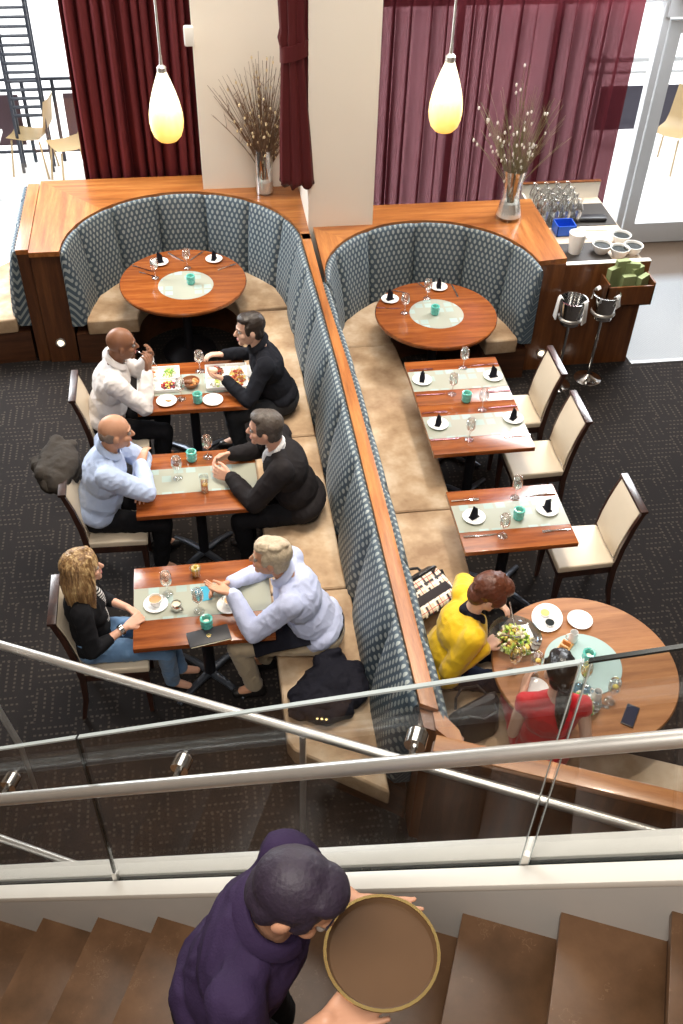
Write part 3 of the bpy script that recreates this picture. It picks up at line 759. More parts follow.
# ------------------------------------------------------------------ chairs (local front is +x)
def chair_parts():
    P = []
    P.append(('seat', MB().prism([(.215, -.205), (.215, .205), (-.20, .19), (-.20, -.19)], .42, .475).mesh('seat', M['cream'], bevel=.018, seg=3)))
    P.append(('seat_frame', MB().prism([(.205, -.20), (.205, .20), (-.20, .185), (-.20, -.185)], .365, .425).mesh('seat_frame', M['chair_wood'], bevel=.003)))
    for s in (-1, 1):
        P.append(('leg', MB().loft([[(.185+a*w, s*.178+b*w, z) for a, b in ((-1,-1),(1,-1),(1,1),(-1,1))] for z, w in ((0, .012), (.37, .021))]).mesh('leg', M['chair_wood'])))
        rings = []
        for z, x, w in ((0, -.245, .013), (.2, -.205, .017), (.40, -.195, .020), (.60, -.215, .019), (.78, -.25, .017), (.935, -.295, .014)):
            rings.append([(x+a*w, s*.185+b*w*.8, z) for a, b in ((-1,-1),(1,-1),(1,1),(-1,1))])
        P.append(('leg', MB().loft(rings).mesh('leg', M['chair_wood'])))
    prof = [(.50, -.193), (.62, -.21), (.74, -.235), (.84, -.262), (.918, -.288)]
    pad = [[(x+.022-.006*abs(b), b*.172, z) for b in (-1, -.6, 0, .6, 1)]+[(x-.012, b*.172, z) for b in (1, 0, -1)] for z, x in prof]
    P.append(('backrest', MB().loft(pad).mesh('backrest', M['cream'], bevel=.006)))
    P.append(('back_frame', MB().loft([[(x-.012, -.18, z), (x-.012, .18, z), (x-.022, .18, z), (x-.022, -.18, z)] for z, x in prof]).box((-.318, -.198, .918), (-.266, .198, .94)).mesh('back_frame', M['chair_wood'], bevel=.003)))
    return P
proto('dining_chair', 'chair', chair_parts)
for x, y, rz, lb in ((-.735, 6.23, 0, 'chair of the man in white shirt, cream back and dark frame, by the platters'),
                     (-.745, 5.20, 0, 'chair with grey-brown coat over its back, under the man with folded arms'),
                     (-.735, 4.09, 0, 'cream and dark wood chair under the blonde woman'),
                     (2.40, 6.17, PI, 'empty cream chair at the double table, next to the ice buckets'),
                     (2.40, 5.57, PI, 'empty cream chair at the end of the double table nearer the single table'),
                     (2.455, 4.60, PI, 'empty cream chair standing alone at the single square table')):
    put('dining_chair', (x, y, 0), lb, 'dark framed dining chairs with cream leather', rz)

# ------------------------------------------------------------------ tableware kinds
def wine_glass_parts(fill=None):
    bowl = [(.005, .082), (.018, .088), (.032, .105), (.038, .128), (.036, .155), (.030, .185), (.0285, .185), (.0345, .155), (.0365, .128), (.0305, .107), (.016, .091), (.0, .086)]
    P = [('bowl', MB().lathe(bowl, 20).mesh('bowl', M['glass'], smooth=1.5)),
         ('stem', MB().lathe([(0, 0), (.034, 0), (.034, .002), (.012, .007), (.0045, .014), (.004, .07), (.006, .083), (0, .086)], 18).mesh('stem', M['glass'], smooth=1.5))]
    if fill:
        P.append(('wine', MB().lathe([(0, .089), (.015, .093), (.029, .108), (.0345, .126), (.0345, .132), (0, .132)], 18).mesh('wine', M['water' if fill == 'lemon' else fill], smooth=1)))
    if fill == 'lemon': P.append(('lemon_slice', MB().ell((.006, 0, .134), (.018, .016, .008)).mesh('lemon_slice', plain('lemon flesh', (.85,.72,.12), .4))))
    return P
proto('wine_glass', 'glass', lambda v='empty': wine_glass_parts(None if v == 'empty' else v))
proto('side_plate', 'plate', lambda: [('side_plate', MB().lathe([(0, .004), (.045, .004), (.052, .006), (.078, .014), (.078, .017), (.052, .0095), (.045, .008), (0, .008)], 32).mesh('side_plate', M['china'], smooth=.9))])
def napkin_mesh():
    mb = MB(); rings = []
    for i, (z, w, d, off) in enumerate(((0, .026, .020, 0), (.02, .030, .022, 0), (.05, .027, .018, .002), (.065, .024, .016, .002), (.075, .020, .010, -.004), (.092, .010, .006, -.010), (.108, .003, .003, -.016))):
        rings.append([(off+w*math.cos(a)*(1+.12*math.sin(3*a)), d*math.sin(a)*(1+.1*math.cos(5*a)), z) for a in [2*PI*k/18 for k in range(18)]])
    return mb.loft(rings).box((-.034, -.02, 0), (.034, .02, .006)).mesh('folded_napkin', M['black_cloth'], smooth=.8)
proto('folded_napkin', 'napkin', lambda: [('folded_napkin', napkin_mesh())])
def candle_parts():
    mb = MB(); rings = []
    for z, r in ((0, .030), (.012, .036), (.03, .034), (.045, .038), (.06, .035), (.078, .038), (.082, .034)):
        rings.append([(r*(1+.05*(k % 2))*math.cos(2*PI*k/16), r*(1+.05*(k % 2))*math.sin(2*PI*k/16), z) for k in range(16)])
    rings += [[(.026*math.cos(2*PI*k/16), .026*math.sin(2*PI*k/16), z) for k in range(16)] for z in (.080, .035)]
    return [('glass_cup', mb.loft(rings).mesh('glass_cup', M['teal'], smooth=.2)), ('candle', MB().lathe([(0, .036), (.02, .036), (.02, .05), (0, .05)], 12).mesh('candle', M['candle']))]
proto('candle_holder', 'candle holder', candle_parts)
def fork_mesh():
    mb = MB().loft([[(x, -w, z), (x, w, z), (x, w, z+.003), (x, -w, z+.003)] for x, w, z in ((-.10, .006, .001), (-.05, .005, .003), (.02, .003, .004), (.045, .010, .002))])
    for k in (-1.5, -.5, .5, 1.5): mb.box((.044, k*.0058-.0017, .002), (.095, k*.0058+.0017, .0045))
    return mb.mesh('fork', M['chrome'])
def knife_mesh():
    return MB().loft([[(x, a, z), (x, b, z), (x, b, z+t), (x, a, z+t)] for x, a, b, z, t in ((-.115, -.007, .007, .001, .005), (-.03, -.006, .006, .001, .005), (-.02, -.005, .005, .001, .003), (.07, -.006, .008, .001, .002), (.115, .003, .007, .001, .002))]).mesh('table_knife', M['chrome'])
proto('fork', 'fork', lambda: [('fork', fork_mesh())])
proto('table_knife', 'knife', lambda: [('table_knife', knife_mesh())])
def P3(px, py, z=TZ+.0012): return at_z(px, py, z)
def setting(px, py, where, rz):
    p = P3(px, py); put('side_plate', p, 'white plate under a black napkin, '+where, 'white side plates')
    put('folded_napkin', p+np.array([0, 0, .008]), 'black napkin standing on its plate, '+where, 'black folded napkins', rz)
def glass(px, py, where, fill='empty', desc='empty wine glass'):
    put('wine_glass', P3(px, py), desc+' '+where, 'stemmed wine glasses', 0, fill)
def candle(px, py, where): put('candle_holder', P3(px, py), 'turquoise cut glass candle holder '+where, 'turquoise candle holders', random.random())
def cutl(kind, px, py, where, rz): put(kind, P3(px, py), ('polished fork ' if kind == 'fork' else 'polished table knife ')+where, 'laid cutlery', rz)
# empty round table behind the platters
w = 'on round table behind the platters'
setting(160, 263, 'chair side '+w, .3); setting(214, 260, 'divider side '+w, 1.2)
glass(155.5, 278, 'on the chair side '+w[3:] if False else 'at the chair side '+w); glass(187.3, 267.8, 'at the middle of the back rim '+w)
candle(191, 283.5, w)
cutl('table_knife', 143, 269, 'nearest the rim '+w, -.6); cutl('fork', 148.4, 275, 'lying beside the knife nearest the rim '+w, -.6); cutl('table_knife', 176, 257.5, 'between the two plates '+w, -.9); cutl('fork', 196.8, 256, 'at the back rim '+w, .9); cutl('fork', 227.5, 267, 'on the divider side '+w, .5)
w = 'on round table by ice buckets'
setting(390, 300, 'beside the divider '+w, .4); setting(438.7, 287.7, 'at the back rim '+w, 1.4)
glass(404.5, 313, 'beside the divider '+w); glass(427, 298.5, 'at the back rim '+w); candle(434.8, 314, w)
cutl('table_knife', 388.7, 308.6, 'in front of the plate '+w, -.15); cutl('fork', 399, 292, 'behind the plate '+w, -.5); cutl('fork', 423, 287, 'between the two plates '+w, -1.1); cutl('table_knife', 454.7, 290.7, 'beside the back plate '+w, 1.6)
# double table
w = 'on the double table'
for px, py, a in ((422, 381, 'bench side, far half'), (493, 377, 'chair side, far half'), (438, 425, 'bench side, near half'), (513, 419, 'chair side, near half')): setting(px, py, a+' '+w, random.random()*2)
for px, py, a in ((463, 368, 'at the far edge'), (452, 394, 'on the bench side just before the candle holder'), (482, 409.7, 'on the chair side just before the seam'), (469, 439.5, 'nearest the stairs')): glass(px, py, a+' '+w)
candle(466, 401, 'standing at the seam '+w)
for k, px, py, a, r in (('fork', 421, 369.9, 'bench side at the far edge', 0), ('table_knife', 484, 365, 'chair side at the far edge', PI), ('table_knife', 431, 394.8, 'bench side, far of the seam', 0), ('fork', 498, 391.5, 'chair side, far of the seam', PI), ('fork', 434.8, 412.7, 'bench side, near of the seam', 0), ('table_knife', 503, 407, 'chair side, near of the seam', PI), ('table_knife', 446, 439.5, 'bench side at the near edge', 0), ('fork', 517, 435.8, 'chair side at the near edge', PI)): cutl(k, px, py, a+' '+w, r)
w = 'on the single square table'
setting(473.8, 518, 'bench side '+w, .5); setting(547, 510, 'chair side '+w, 1.8)
glass(514.8, 497.7, 'on the far side '+w); glass(502.4, 535.8, 'on the near side '+w); candle(518, 518, w)
for k, px, py, a, r in (('fork', 465.4, 500.4, 'far bench corner', 0), ('table_knife', 539.4, 494.7, 'far chair corner', PI), ('table_knife', 480.5, 536, 'near bench corner', 0), ('fork', 556, 530.7, 'near chair corner', PI)): cutl(k, px, py, a+' '+w, r)

# ------------------------------------------------------------------ food
def heap_mesh(name, rx, ry, h, n, size, mats, seed, flat=.5):
    r = random.Random(seed); mb = MB(); cnt = []
    for i in range(n):
        a = r.uniform(0, 2*PI); q = math.sqrt(r.random()); x, y = rx*q*math.cos(a), ry*q*math.sin(a)
        s = size*r.uniform(.7, 1.3); z = h*(1-q*q)*r.random()+s*.4
        R = np.array(Matrix.Rotation(r.uniform(0, 3), 3, (r.random(), r.random(), r.random()+.01)))
        o = len(mb.f); mb.ell((x, y, z), (s, s*r.uniform(.5, 1), s*flat), R, 7, 5); cnt.append((o, len(mb.f), r.randrange(len(mats))))
    me = mb.mesh(name, None, smooth=1.2)
    for m_ in mats: me.materials.append(m_)
    for a, b, k in cnt:
        for p in range(a, b): me.polygons[p].material_index = k
    return me
C = {k: plain('food '+k, c, .45, var=.25, scale=50) for k, c in dict(red=(.40,.05,.02), orange=(.65,.24,.06), tan=(.62,.36,.14), cream=(.82,.74,.55), green=(.14,.34,.04), lime=(.45,.58,.10), purple=(.06,.012,.03), berry=(.38,.02,.03), yellow=(.80,.62,.14), white=(.85,.83,.76), brown=(.25,.10,.04)).items()}
def food(name, label, cat, loc, *a):
    o = link(name, heap_mesh(name, *a), None, [float(c) for c in loc]); tag(o, label, cat, kind='stuff')
def platter_mesh():
    mb = MB(); w, d, h = .165, .16, .03
    mb.box((-w, -d, 0), (w, d, .006))
    for lo, hi in (((-w, -d, 0), (-w+.008, d, h)), ((w-.008, -d, 0), (w, d, h)), ((-w, -d, 0), (w, -d+.008, h)), ((-w, d-.008, 0), (w, d, h)), ((-.004, -d, 0), (.004, d, h-.004)), ((-w, -.004, 0), (w, .004, h-.004))): mb.box(lo, hi)
    return [('platter', mb.mesh('platter', M['china'], bevel=.003, bang=1.2))]
proto('platter', 'platter', platter_mesh)
c1 = np.array([-.415, 6.475, TZ+.0015]); c2 = np.array([.115, 6.46, TZ+.0015])
put('platter', c1, 'white square four-compartment platter before the man in white shirt', None)
put('platter', c2, 'white square four-compartment platter before the man in black sweater', None)
q = .08
def comp(c, i, j): return c+np.array([i*q, j*q, .007])
food('stewed_chunks', 'red-brown stewed chunks in a platter compartment before the man in white shirt', 'food', comp(c1, -1, 1), .06, .06, .02, 60, .012, [C['red'], C['tan'], C['orange']], 1)
food('leaf_salad', 'green leaf salad in the platter before the man in white shirt', 'salad', comp(c1, 1, 1), .06, .055, .025, 70, .013, [C['green'], C['lime'], C['cream']], 2, .25)
food('creamy_dip', 'pale creamy food in the platter corner before the man in white shirt', 'food', comp(c1, -1, -1), .055, .055, .02, 40, .014, [C['white'], C['cream']], 3)
food('berries', 'dark berries in the platter before the man in white shirt', 'fruit', comp(c1, 1, -1), .055, .05, .02, 60, .011, [C['purple'], C['berry'], C['yellow']], 4, 1)
food('meat_pieces', 'dark meat pieces in the platter before the man in black sweater', 'food', comp(c2, -1, 1), .055, .055, .02, 50, .013, [C['brown'], C['red'], C['purple']], 5)
food('pasta', 'orange pasta filling the platter before the man in black sweater', 'food', comp(c2, 1, -.2), .065, .11, .03, 150, .012, [C['orange'], C['tan'], C['yellow'], C['red']], 6)
food('mashed_side', 'white mashed side in the platter before the man in black sweater', 'food', comp(c2, 1, 1.2), .04, .03, .025, 30, .014, [C['white'], C['cream']], 7)
food('green_sauce', 'pale green dip in the platter before the man in black sweater', 'food', comp(c2, -1, -1), .05, .05, .012, 40, .013, [C['cream'], C['white'], C['lime']], 8)
put('side_plate', P3(166.7, 402), 'white side plate holding a curl of crust on the platter table', 'white side plates')
tag(obj('bread_crust', MB().tube([(-.02, .008, .012), (0, -.004, .014), (.022, .004, .012)], [.005, .008, .005], 8), C['tan'], None, P3(168.5, 402)), 'small curl of crust on the side plate', 'bread')
put('side_plate', P3(213, 401), 'empty white side plate on the platter table near the turquoise candle', 'white side plates')
glass(200, 371, 'with a little red wine at the far edge of the platter table', 'rose', 'wine glass'); glass(181.4, 399, 'beside the berries on the platter table', 'empty', 'clear wine glass')
candle(198, 402, 'between the side plates on the platter table')
def basket():
    return [('basket', MB().lathe([(0, .002), (.045, .002), (.065, .035), (.072, .05), (.068, .05), (.06, .035), (.042, .008), (0, .008)], 22).mesh('basket', C['brown'], smooth=1))]
proto('bread_basket', 'basket', basket)
p = P3(191, 386); put('bread_basket', p, 'small brown bread basket between the two platters')
food('bread_pieces', 'golden bread pieces in the small basket between the platters', 'bread', p+np.array([0, 0, .02]), .045, .045, .03, 14, .022, [C['tan'], C['orange'], C['brown']], 9, .7)
tag(obj('cloth_napkin', MB().box((-.075, -.085, 0), (.075, .085, .012)), M['paper'], None, P3(249, 372)+np.array([0, 0, .0]), .1, bevel=.005), 'white napkin beside the platter of the man in black sweater', 'napkin')
# second table
glass(178, 478, 'half filled with water before the man with folded arms', 'water', 'wine glass'); glass(208, 457, 'with red-tinted water before the man in black suit', 'rose', 'wine glass')
candle(192, 460, 'between the two stemmed glasses of the man with folded arms')
def tumbler():
    return [('glass_wall', MB().lathe([(0, .0), (.027, .0), (.033, .13), (.0315, .13), (.0255, .008), (0, .008)], 20).mesh('glass_wall', M['glass'], smooth=1)),
            ('water', MB().lathe([(0, .009), (.0255, .009), (.030, .085), (0, .085)], 18).mesh('water', M['water'], smooth=1)),
            ('lemon_slice', MB().lathe([(0, -.004), (.02, -.004), (.02, .004), (0, .004)], 14, (.004, 0, .06)).mesh('lemon_slice', C['yellow']))]
proto('tumbler', 'glass', tumbler)
put('tumbler', P3(205, 491), 'tall tumbler of water with lemon before the hands of the man in black suit')
# table of the blonde woman
glass(168, 594, 'with pink wine beside the coffee cup of the blonde woman', 'rose', 'wine glass'); glass(199, 611, 'held by the grey haired man', 'rose', 'wine glass')
candle(207, 627, 'beside the black bill folder')
def saucer(): return [('saucer', MB().lathe([(0, .002), (.04, .002), (.075, .013), (.075, .016), (.04, .006), (0, .006)], 28).mesh('saucer', M['china'], smooth=1))]
def cup():
    return [('cup_wall', MB().lathe([(0, 0), (.024, 0), (.030, .012), (.042, .055), (.0395, .055), (.028, .014), (0, .010)], 24).mesh('cup_wall', M['china'], smooth=1)),
            ('handle', MB().tube([(.036+.022*math.sin(a), 0, .032+.02*math.cos(a)) for a in [PI*k/8 for k in range(9)]], .004, 8).mesh('handle', M['china'])),
            ('coffee', MB().lathe([(0, .04), (.036, .04), (.037, .043), (0, .043)], 20).mesh('coffee', plain('milky coffee', (.50,.30,.14), .3)))]
proto('saucer', 'saucer', saucer); proto('coffee_cup', 'cup', cup)
p = P3(156, 605); put('saucer', p, 'white saucer under the coffee cup of the blonde woman'); put('coffee_cup', p+np.array([0, 0, .006]), 'white cup of milky coffee before the blonde woman', None, .5)
p = P3(229, 606); put('saucer', p, 'white saucer beside the watch wrist of the grey haired man'); put('coffee_cup', p+np.array([.01, 0, .006]), 'white coffee cup half hidden by the raised hand of the grey haired man', None, 2.5)
def creamer():
    return [('pot', MB().lathe([(0, 0), (.028, 0), (.034, .02), (.033, .045), (.028, .055), (.026, .053), (.030, .04), (.028, .008), (0, .008)], 22).mesh('pot', M['chrome'], smooth=1)),
            ('cream', MB().lathe([(0, .040), (.029, .040), (.029, .044), (0, .044)], 18).mesh('cream', C['cream'])),
            ('handle', MB().tube([(.03, 0, .045), (.052, 0, .042), (.055, 0, .025), (.034, 0, .015)], .004, 8).mesh('handle', M['chrome']))]
proto('creamer', 'creamer', creamer); put('creamer', P3(177, 609), 'small steel creamer beside the coffee cup of the blonde woman', None, -.8)
def sugar(): return [('bowl', MB().lathe([(0, 0), (.03, 0), (.036, .05), (.038, .065), (.036, .065), (.034, .05), (.028, .006), (0, .006)], 20).mesh('bowl', M['glass'], smooth=1))]
proto('sugar_bowl', 'bowl', sugar); p = P3(196, 575); put('sugar_bowl', p, 'glass bowl of yellow sweetener packets at the far edge of the blonde woman\'s table')
r2 = random.Random(4)
for k in range(7):
    a = k*.9; o = obj('sweetener_packet', MB().box((-.003, -.018, 0), (.003, .018, .062)), C['yellow'] if k % 3 else C['cream'], None, p+np.array([.016*math.cos(a), .016*math.sin(a), .007]), a)
    tag(o, 'yellow and cream paper sweetener packet standing in the glass bowl', 'packet', 'sweetener packets in the glass bowl')
tag(obj('table_card', MB().box((-.045, -.06, 0), (.045, .06, .003)), plain('cyan card', (.03,.32,.48), .3), None, P3(203, 594), .15), 'bright blue card lying under the hand of the grey haired man', 'card')
t = thing('bill_folder', 'black leather bill folder with small gold emblem at the table edge', 'folder', P3(209, 637), .18)
obj('cover', MB().box((-.125, -.058, .0), (.125, .058, .006)).box((-.125, -.058, .009), (.125, .058, .015)).box((-.125, .052, 0), (.125, .058, .015)), M['leather_black'], t, bevel=.002)
obj('paper', MB().box((-.118, -.061, .006), (.118, .05, .009)), C['cream'], t)
obj('emblem', MB().lathe([(.010, .0155), (.014, .0155), (.014, .0160), (.010, .0160)], 16, closed=True).box((-.004, -.006, .0152), (.004, .006, .016)), M['gold'], t)
# big round table
t = tag(obj('glass_centre_disc', MB().lathe([(0, 0), (.225, 0), (.227, .003), (.225, .006), (0, .006)], 56), M['disc'], None, P3(583, 664)), 'pale blue glass disc lying in the middle of the large round table', 'table disc')
ZB = TZ+.0075
def salad_bowl(): return [('salad_bowl', MB().lathe([(0, .004), (.07, .004), (.13, .03), (.158, .05), (.158, .054), (.13, .036), (.07, .010), (0, .010)], 40).mesh('salad_bowl', glassy('thick blue-tinted glass', (.66,.78,.88), .16, .05, .4), smooth=1))]
proto('salad_bowl', 'bowl', salad_bowl); p = P3(514, 641); put('salad_bowl', p, 'wide glass salad bowl in front of the woman in yellow jacket')
food('green_salad', 'yellow-green salad piled in the wide glass bowl of the woman in yellow', 'salad', p+np.array([.0, 0, .012]), .105, .105, .05, 230, .016, [C['lime'], C['lime'], C['green'], C['yellow'], C['cream'], C['brown']], 11, .3)
o = tag(obj('oval_plate', MB().lathe([(0, .004), (.075, .004), (.085, .007), (.115, .013), (.115, .017), (.085, .011), (0, .009)], 40), M['china'], None, P3(546.7, 619), -.45), 'white oval plate holding two dips at the far rim of the large round table', 'plate'); o.scale = (.82, 1.02, 1)
p = P3(545, 616); tag(obj('oil_dish', MB().lathe([(0, 0), (.026, 0), (.034, .012), (.031, .012), (.024, .005), (0, .005)], 20).lathe([(0, .004), (.028, .006), (.028, .009), (0, .009)], 18), M['china'], None, p+np.array([0, .01, .010])), 'little dish of yellow oil on the oval plate', 'dish')
tag(obj('oil_pool', MB().lathe([(0, .0), (.027, .0), (.027, .002), (0, .002)], 18), C['yellow'], None, p+np.array([0, .01, .020])), 'yellow oil in the little dish on the oval plate', 'oil')
p = P3(549.5, 625); tag(obj('vinegar_dish', MB().lathe([(0, 0), (.026, 0), (.034, .012), (.031, .012), (.024, .005), (0, .005)], 20), M['china'], None, p+np.array([0, .004, .010])), 'little dish of dark vinegar on the oval plate', 'dish')
tag(obj('vinegar_pool', MB().lathe([(0, .0), (.027, .0), (.027, .002), (0, .002)], 18), M['edge_dark'], None, p+np.array([0, .004, .020])), 'dark vinegar in the little dish on the oval plate', 'vinegar')
put('side_plate', P3(579.5, 621), 'empty white round plate at the far rim of the large round table', 'white side plates')
def jug():
    return [('body', MB().lathe([(0, 0), (.024, 0), (.030, .02), (.027, .05), (.020, .068), (.024, .082), (.022, .082), (.018, .068), (.024, .048), (.026, .02), (.02, .006), (0, .006)], 20).mesh('body', M['china'], smooth=1)),
            ('handle', MB().tube([(.022, 0, .07), (.044, 0, .066), (.046, 0, .04), (.028, 0, .022)], .0045, 8).mesh('handle', M['china']))]
proto('milk_jug', 'jug', jug); put('milk_jug', P3(572, 641, ZB), 'white jug on the glass disc below the empty round plate', None, PI); put('milk_jug', P3(595.5, 700, TZ+.001), 'white jug at the near edge of the glass disc behind the woman in red', None, 2.2)
p = P3(563, 650, ZB); tag(obj('bread_board', MB().prism([(-.075, -.035), (.075, -.035), (.075, .035), (-.075, .035)], 0, .01), C['tan'], None, p, .8, bevel=.003), 'small board with bread slices at the edge of the glass disc', 'board')
for k in (-1, 0, 1):
    o = obj('bread_slice', MB().box((-.007, -.026, 0), (.007, .026, .034)), C['orange'] if k else C['tan'], None, p+np.array([.04*k*math.cos(.8), .04*k*math.sin(.8), .0095]), .8, bevel=.006); tag(o, 'toasted bread slice standing on the small board', 'bread', 'bread slices on the small board')
candle(587, 661, 'on the pale glass disc of the large round table')
glass(512.8, 671, 'of white wine in front of the salad bowl on the large round table', 'wine', 'glass'); glass(533.4, 675, 'with lemon water in front of the head of the woman in red', 'lemon', 'wine glass'); 
put('wine_glass', P3(582, 685, ZB), 'glass of white wine at the near rim of the pale glass disc', 'stemmed wine glasses', 0, 'wine'); glass(609.5, 701, 'with water and lemon next to the white jug near the phone', 'lemon', 'wine glass')
p = P3(580, 704); o = put('salad_bowl', p, 'glass salad bowl partly hidden by the shoulder of the woman in red'); o.scale = (.72, .72, .8)
food('leaf_salad', 'leafy green salad in the bowl at the shoulder of the woman in red', 'salad', p+np.array([.0, 0, .012]), .07, .07, .035, 90, .015, [C['green'], C['lime'], C['cream']], 12, .3)
cutl('fork', 592, 703, 'resting on the salad bowl rim of the woman in red', -.5)
put('side_plate', P3(535, 690), 'white plate held by the woman in red', 'white side plates')
t = thing('mobile_phone', 'dark mobile phone lying on the large round table near the handrail', 'phone', P3(630, 716), -.62)
obj('body', MB().box((-.036, -.075, 0), (.036, .075, .008)), M['leather_black'], t, bevel=.003); obj('screen', MB().box((-.032, -.068, .0075), (.032, .068, .0085)), plain('phone screen', (.02,.03,.06), .08), t)

# ------------------------------------------------------------------ vases with dry branches
def twigs(name, label, base, hgt, spread, n, mt, mb_, seed, zs, kind_a):
    r = random.Random(seed); mb = MB(); cnt = []
    for i in range(n):
        a = r.uniform(0, 2*PI); k = r.random()**.6*spread; h = hgt*r.uniform(.55, 1.0)*(1-.25*k/spread)
        pts = []; x0, y0 = .025*math.cos(a+1), .025*math.sin(a+1)
        for j in range(6):
            s = j/5; pts.append((x0*(1-s)+k*math.cos(a)*s**1.5+r.uniform(-.008, .008), y0*(1-s)+.55*k*math.sin(a)*s**1.5+r.uniform(-.008, .008), .02+h*s))
        th = r.uniform(.0026, .0046); o = len(mb.f); mb.tube(pts, [th*(1-.6*j/5) for j in range(6)], 5)
        for b in range(r.randrange(1, 4)):
            j = r.randrange(2, 5); p = np.array(pts[j]); q = p+np.array([r.uniform(-.09, .09), r.uniform(-.05, .05), r.uniform(.04, .15)])
            mb.tube([p, (p+q)/2+np.array([.006, 0, 0]), q], [th*.5, th*.4, th*.2], 4)
        cnt.append((o, len(mb.f), 0))
        if r.random() < .45:
            for b in range(r.randrange(1, 4)):
                j = r.randrange(2, 6); o = len(mb.f); p = np.array(pts[j])*r.uniform(.85, 1); mb.ell(p, (kind_a, kind_a, kind_a*1.7), None, 6, 4); cnt.append((o, len(mb.f), 1))
    me = mb.mesh(name, None); me.materials.append(mt); me.materials.append(mb_)
    for a, b, k in cnt:
        for p in range(a, b): me.polygons[p].material_index = k
    o = link(name, me, None, (base[0], base[1], zs)); tag(o, label, 'branches', kind='stuff')
bp_ = at_z(264, 188, ZT)
t = thing('vase', 'clear cylinder vase with white sand in front of the cream pillar', 'vase', (bp_[0], 8.86, ZT))
obj('glass_wall', MB().lathe([(0, 0), (.085, 0), (.085, .42), (.079, .42), (.079, .012), (0, .012)], 28), M['glass'], t)
obj('sand', MB().lathe([(0, .013), (.078, .013), (.078, .12), (.04, .135), (0, .128)], 24), M['sand'], t)
twigs('dried_branches', 'bundle of dry brown branches with straw buds in the vase before the pillar', (bp_[0], 8.86), 1.2, .50, 190, M['twig'], M['bud'], 3, ZT+.10, .009)
bp_ = at_z(508, 217, ZT)
t = thing('vase', 'flared white-based glass vase on the ledge before the sheer curtain', 'vase', (bp_[0], bp_[1], ZT))
obj('glass_wall', MB().lathe([(0, 0), (.12, 0), (.122, .02), (.105, .09), (.078, .20), (.085, .33), (.115, .46), (.109, .46), (.079, .33), (.072, .20), (.098, .09), (.11, .025), (0, .015)], 28), M['glass'], t, smooth=1)
obj('sand', MB().lathe([(0, .016), (.112, .026), (.097, .09), (.08, .15), (0, .15)], 24), M['sand'], t, smooth=1)
twigs('dried_grasses', 'spray of grey-green dry stems with white buds in the flared vase', (bp_[0], bp_[1]), 1.30, .46, 80, M['twig2'], M['bud2'], 8, ZT+.12, .010)

# ------------------------------------------------------------------ service station
ZS = .99
t = thing('service_station', 'waiters\' service station with pale counter and wooden front beside the ice buckets', 'cabinet', (3.525, 8.08, 0))
ox, oy = 3.525, 8.08
def lb(x0, y0, z0, x1, y1, z1): return MB().box((x0-ox, y0-oy, z0), (x1-ox, y1-oy, z1))
obj('carcass', lb(3.115, 7.44, 0, 3.89, 8.80, ZS-.03), M['panel'], t)
obj('front_panel', lb(3.114, 7.39, 0, 3.905, 7.44, 1.055), M['panel_lit'], t)
obj('counter', lb(3.12, 7.44, ZS-.03, 3.90, 8.80, ZS), M['counter'], t)
obj('front_edging', lb(3.114, 7.389, 1.055, 3.907, 7.441, 1.062), M['stringer'], t)
obj('side_edging', lb(3.116, 7.44, ZS, 3.135, 8.80, 1.062), M['stringer'], t)
obj('backsplash', lb(3.12, 8.78, ZS, 3.90, 8.81, 1.15), M['stringer'], t)
obj('backsplash_edging', lb(3.115, 8.775, 1.15, 3.905, 8.815, 1.157), M['panel_lit'], t)
obj('napkin_trough', MB().prism([(3.47-ox, 7.19-oy), (3.90-ox, 7.19-oy), (3.90-ox, 7.388-oy), (3.47-ox, 7.388-oy)], .74, .75).box((3.47-ox, 7.19-oy, .74), (3.90-ox, 7.205-oy, .93)).box((3.47-ox, 7.19-oy, .74), (3.485-ox, 7.388-oy, .96)).box((3.885-ox, 7.19-oy, .74), (3.90-ox, 7.388-oy, .96)), M['panel_lit'], t)
for i, (x, y, rz, h, tilt) in enumerate(((3.545, 7.32, .5, .30, .0), (3.63, 7.355, .1, .35, .0), (3.72, 7.34, -.2, .33, .0), (3.67, 7.26, .1, .25, 0), (3.79, 7.34, .4, .29, -.1), (3.815, 7.27, .6, .24, -.05))):
    o = obj('paper_napkin_stack', MB().box((-.06, -.024, 0), (.06, .024, h)), M['green_paper'], None, (x, y, .752), rz); o.rotation_euler = (0, tilt, rz)
    tag(o, 'olive green paper napkin bundle standing in the wooden trough of the service station', 'napkins', 'olive green napkin bundles')
tag(obj('rubber_mat', MB().box((-.36, -.22, 0), (.36, .22, .006)), M['dark_mat'], None, (3.53, 8.42, ZS)), 'dark mat under the glass carafes on the service station', 'mat')
tag(obj('rubber_mat', MB().box((-.22, -.20, 0), (.22, .20, .006)), M['dark_mat'], None, (3.40, 7.68, ZS)), 'dark mat near the front edge of the service station', 'mat')
def carafe(): return [('carafe', MB().lathe([(0, 0), (.043, 0), (.046, .01), (.046, .12), (.036, .155), (.022, .175), (.022, .20), (.028, .215), (.026, .215), (.0195, .20), (.0195, .175), (.033, .153), (.043, .12), (.043, .012), (0, .008)], 16).mesh('carafe', M['glass'], smooth=1.2))]
proto('glass_carafe', 'carafe', carafe)
for i in range(4):
    for j in range(4): put('glass_carafe', (3.20+.108*i+.0*j, 8.30+.12*j-.0*i, ZS+.0065), 'clear glass carafe in the cluster at the back of the service station', 'glass carafes on the service station')
t = thing('blue_caddy', 'bright blue plastic box on the service station', 'box', (3.335, 8.10, ZS)); 
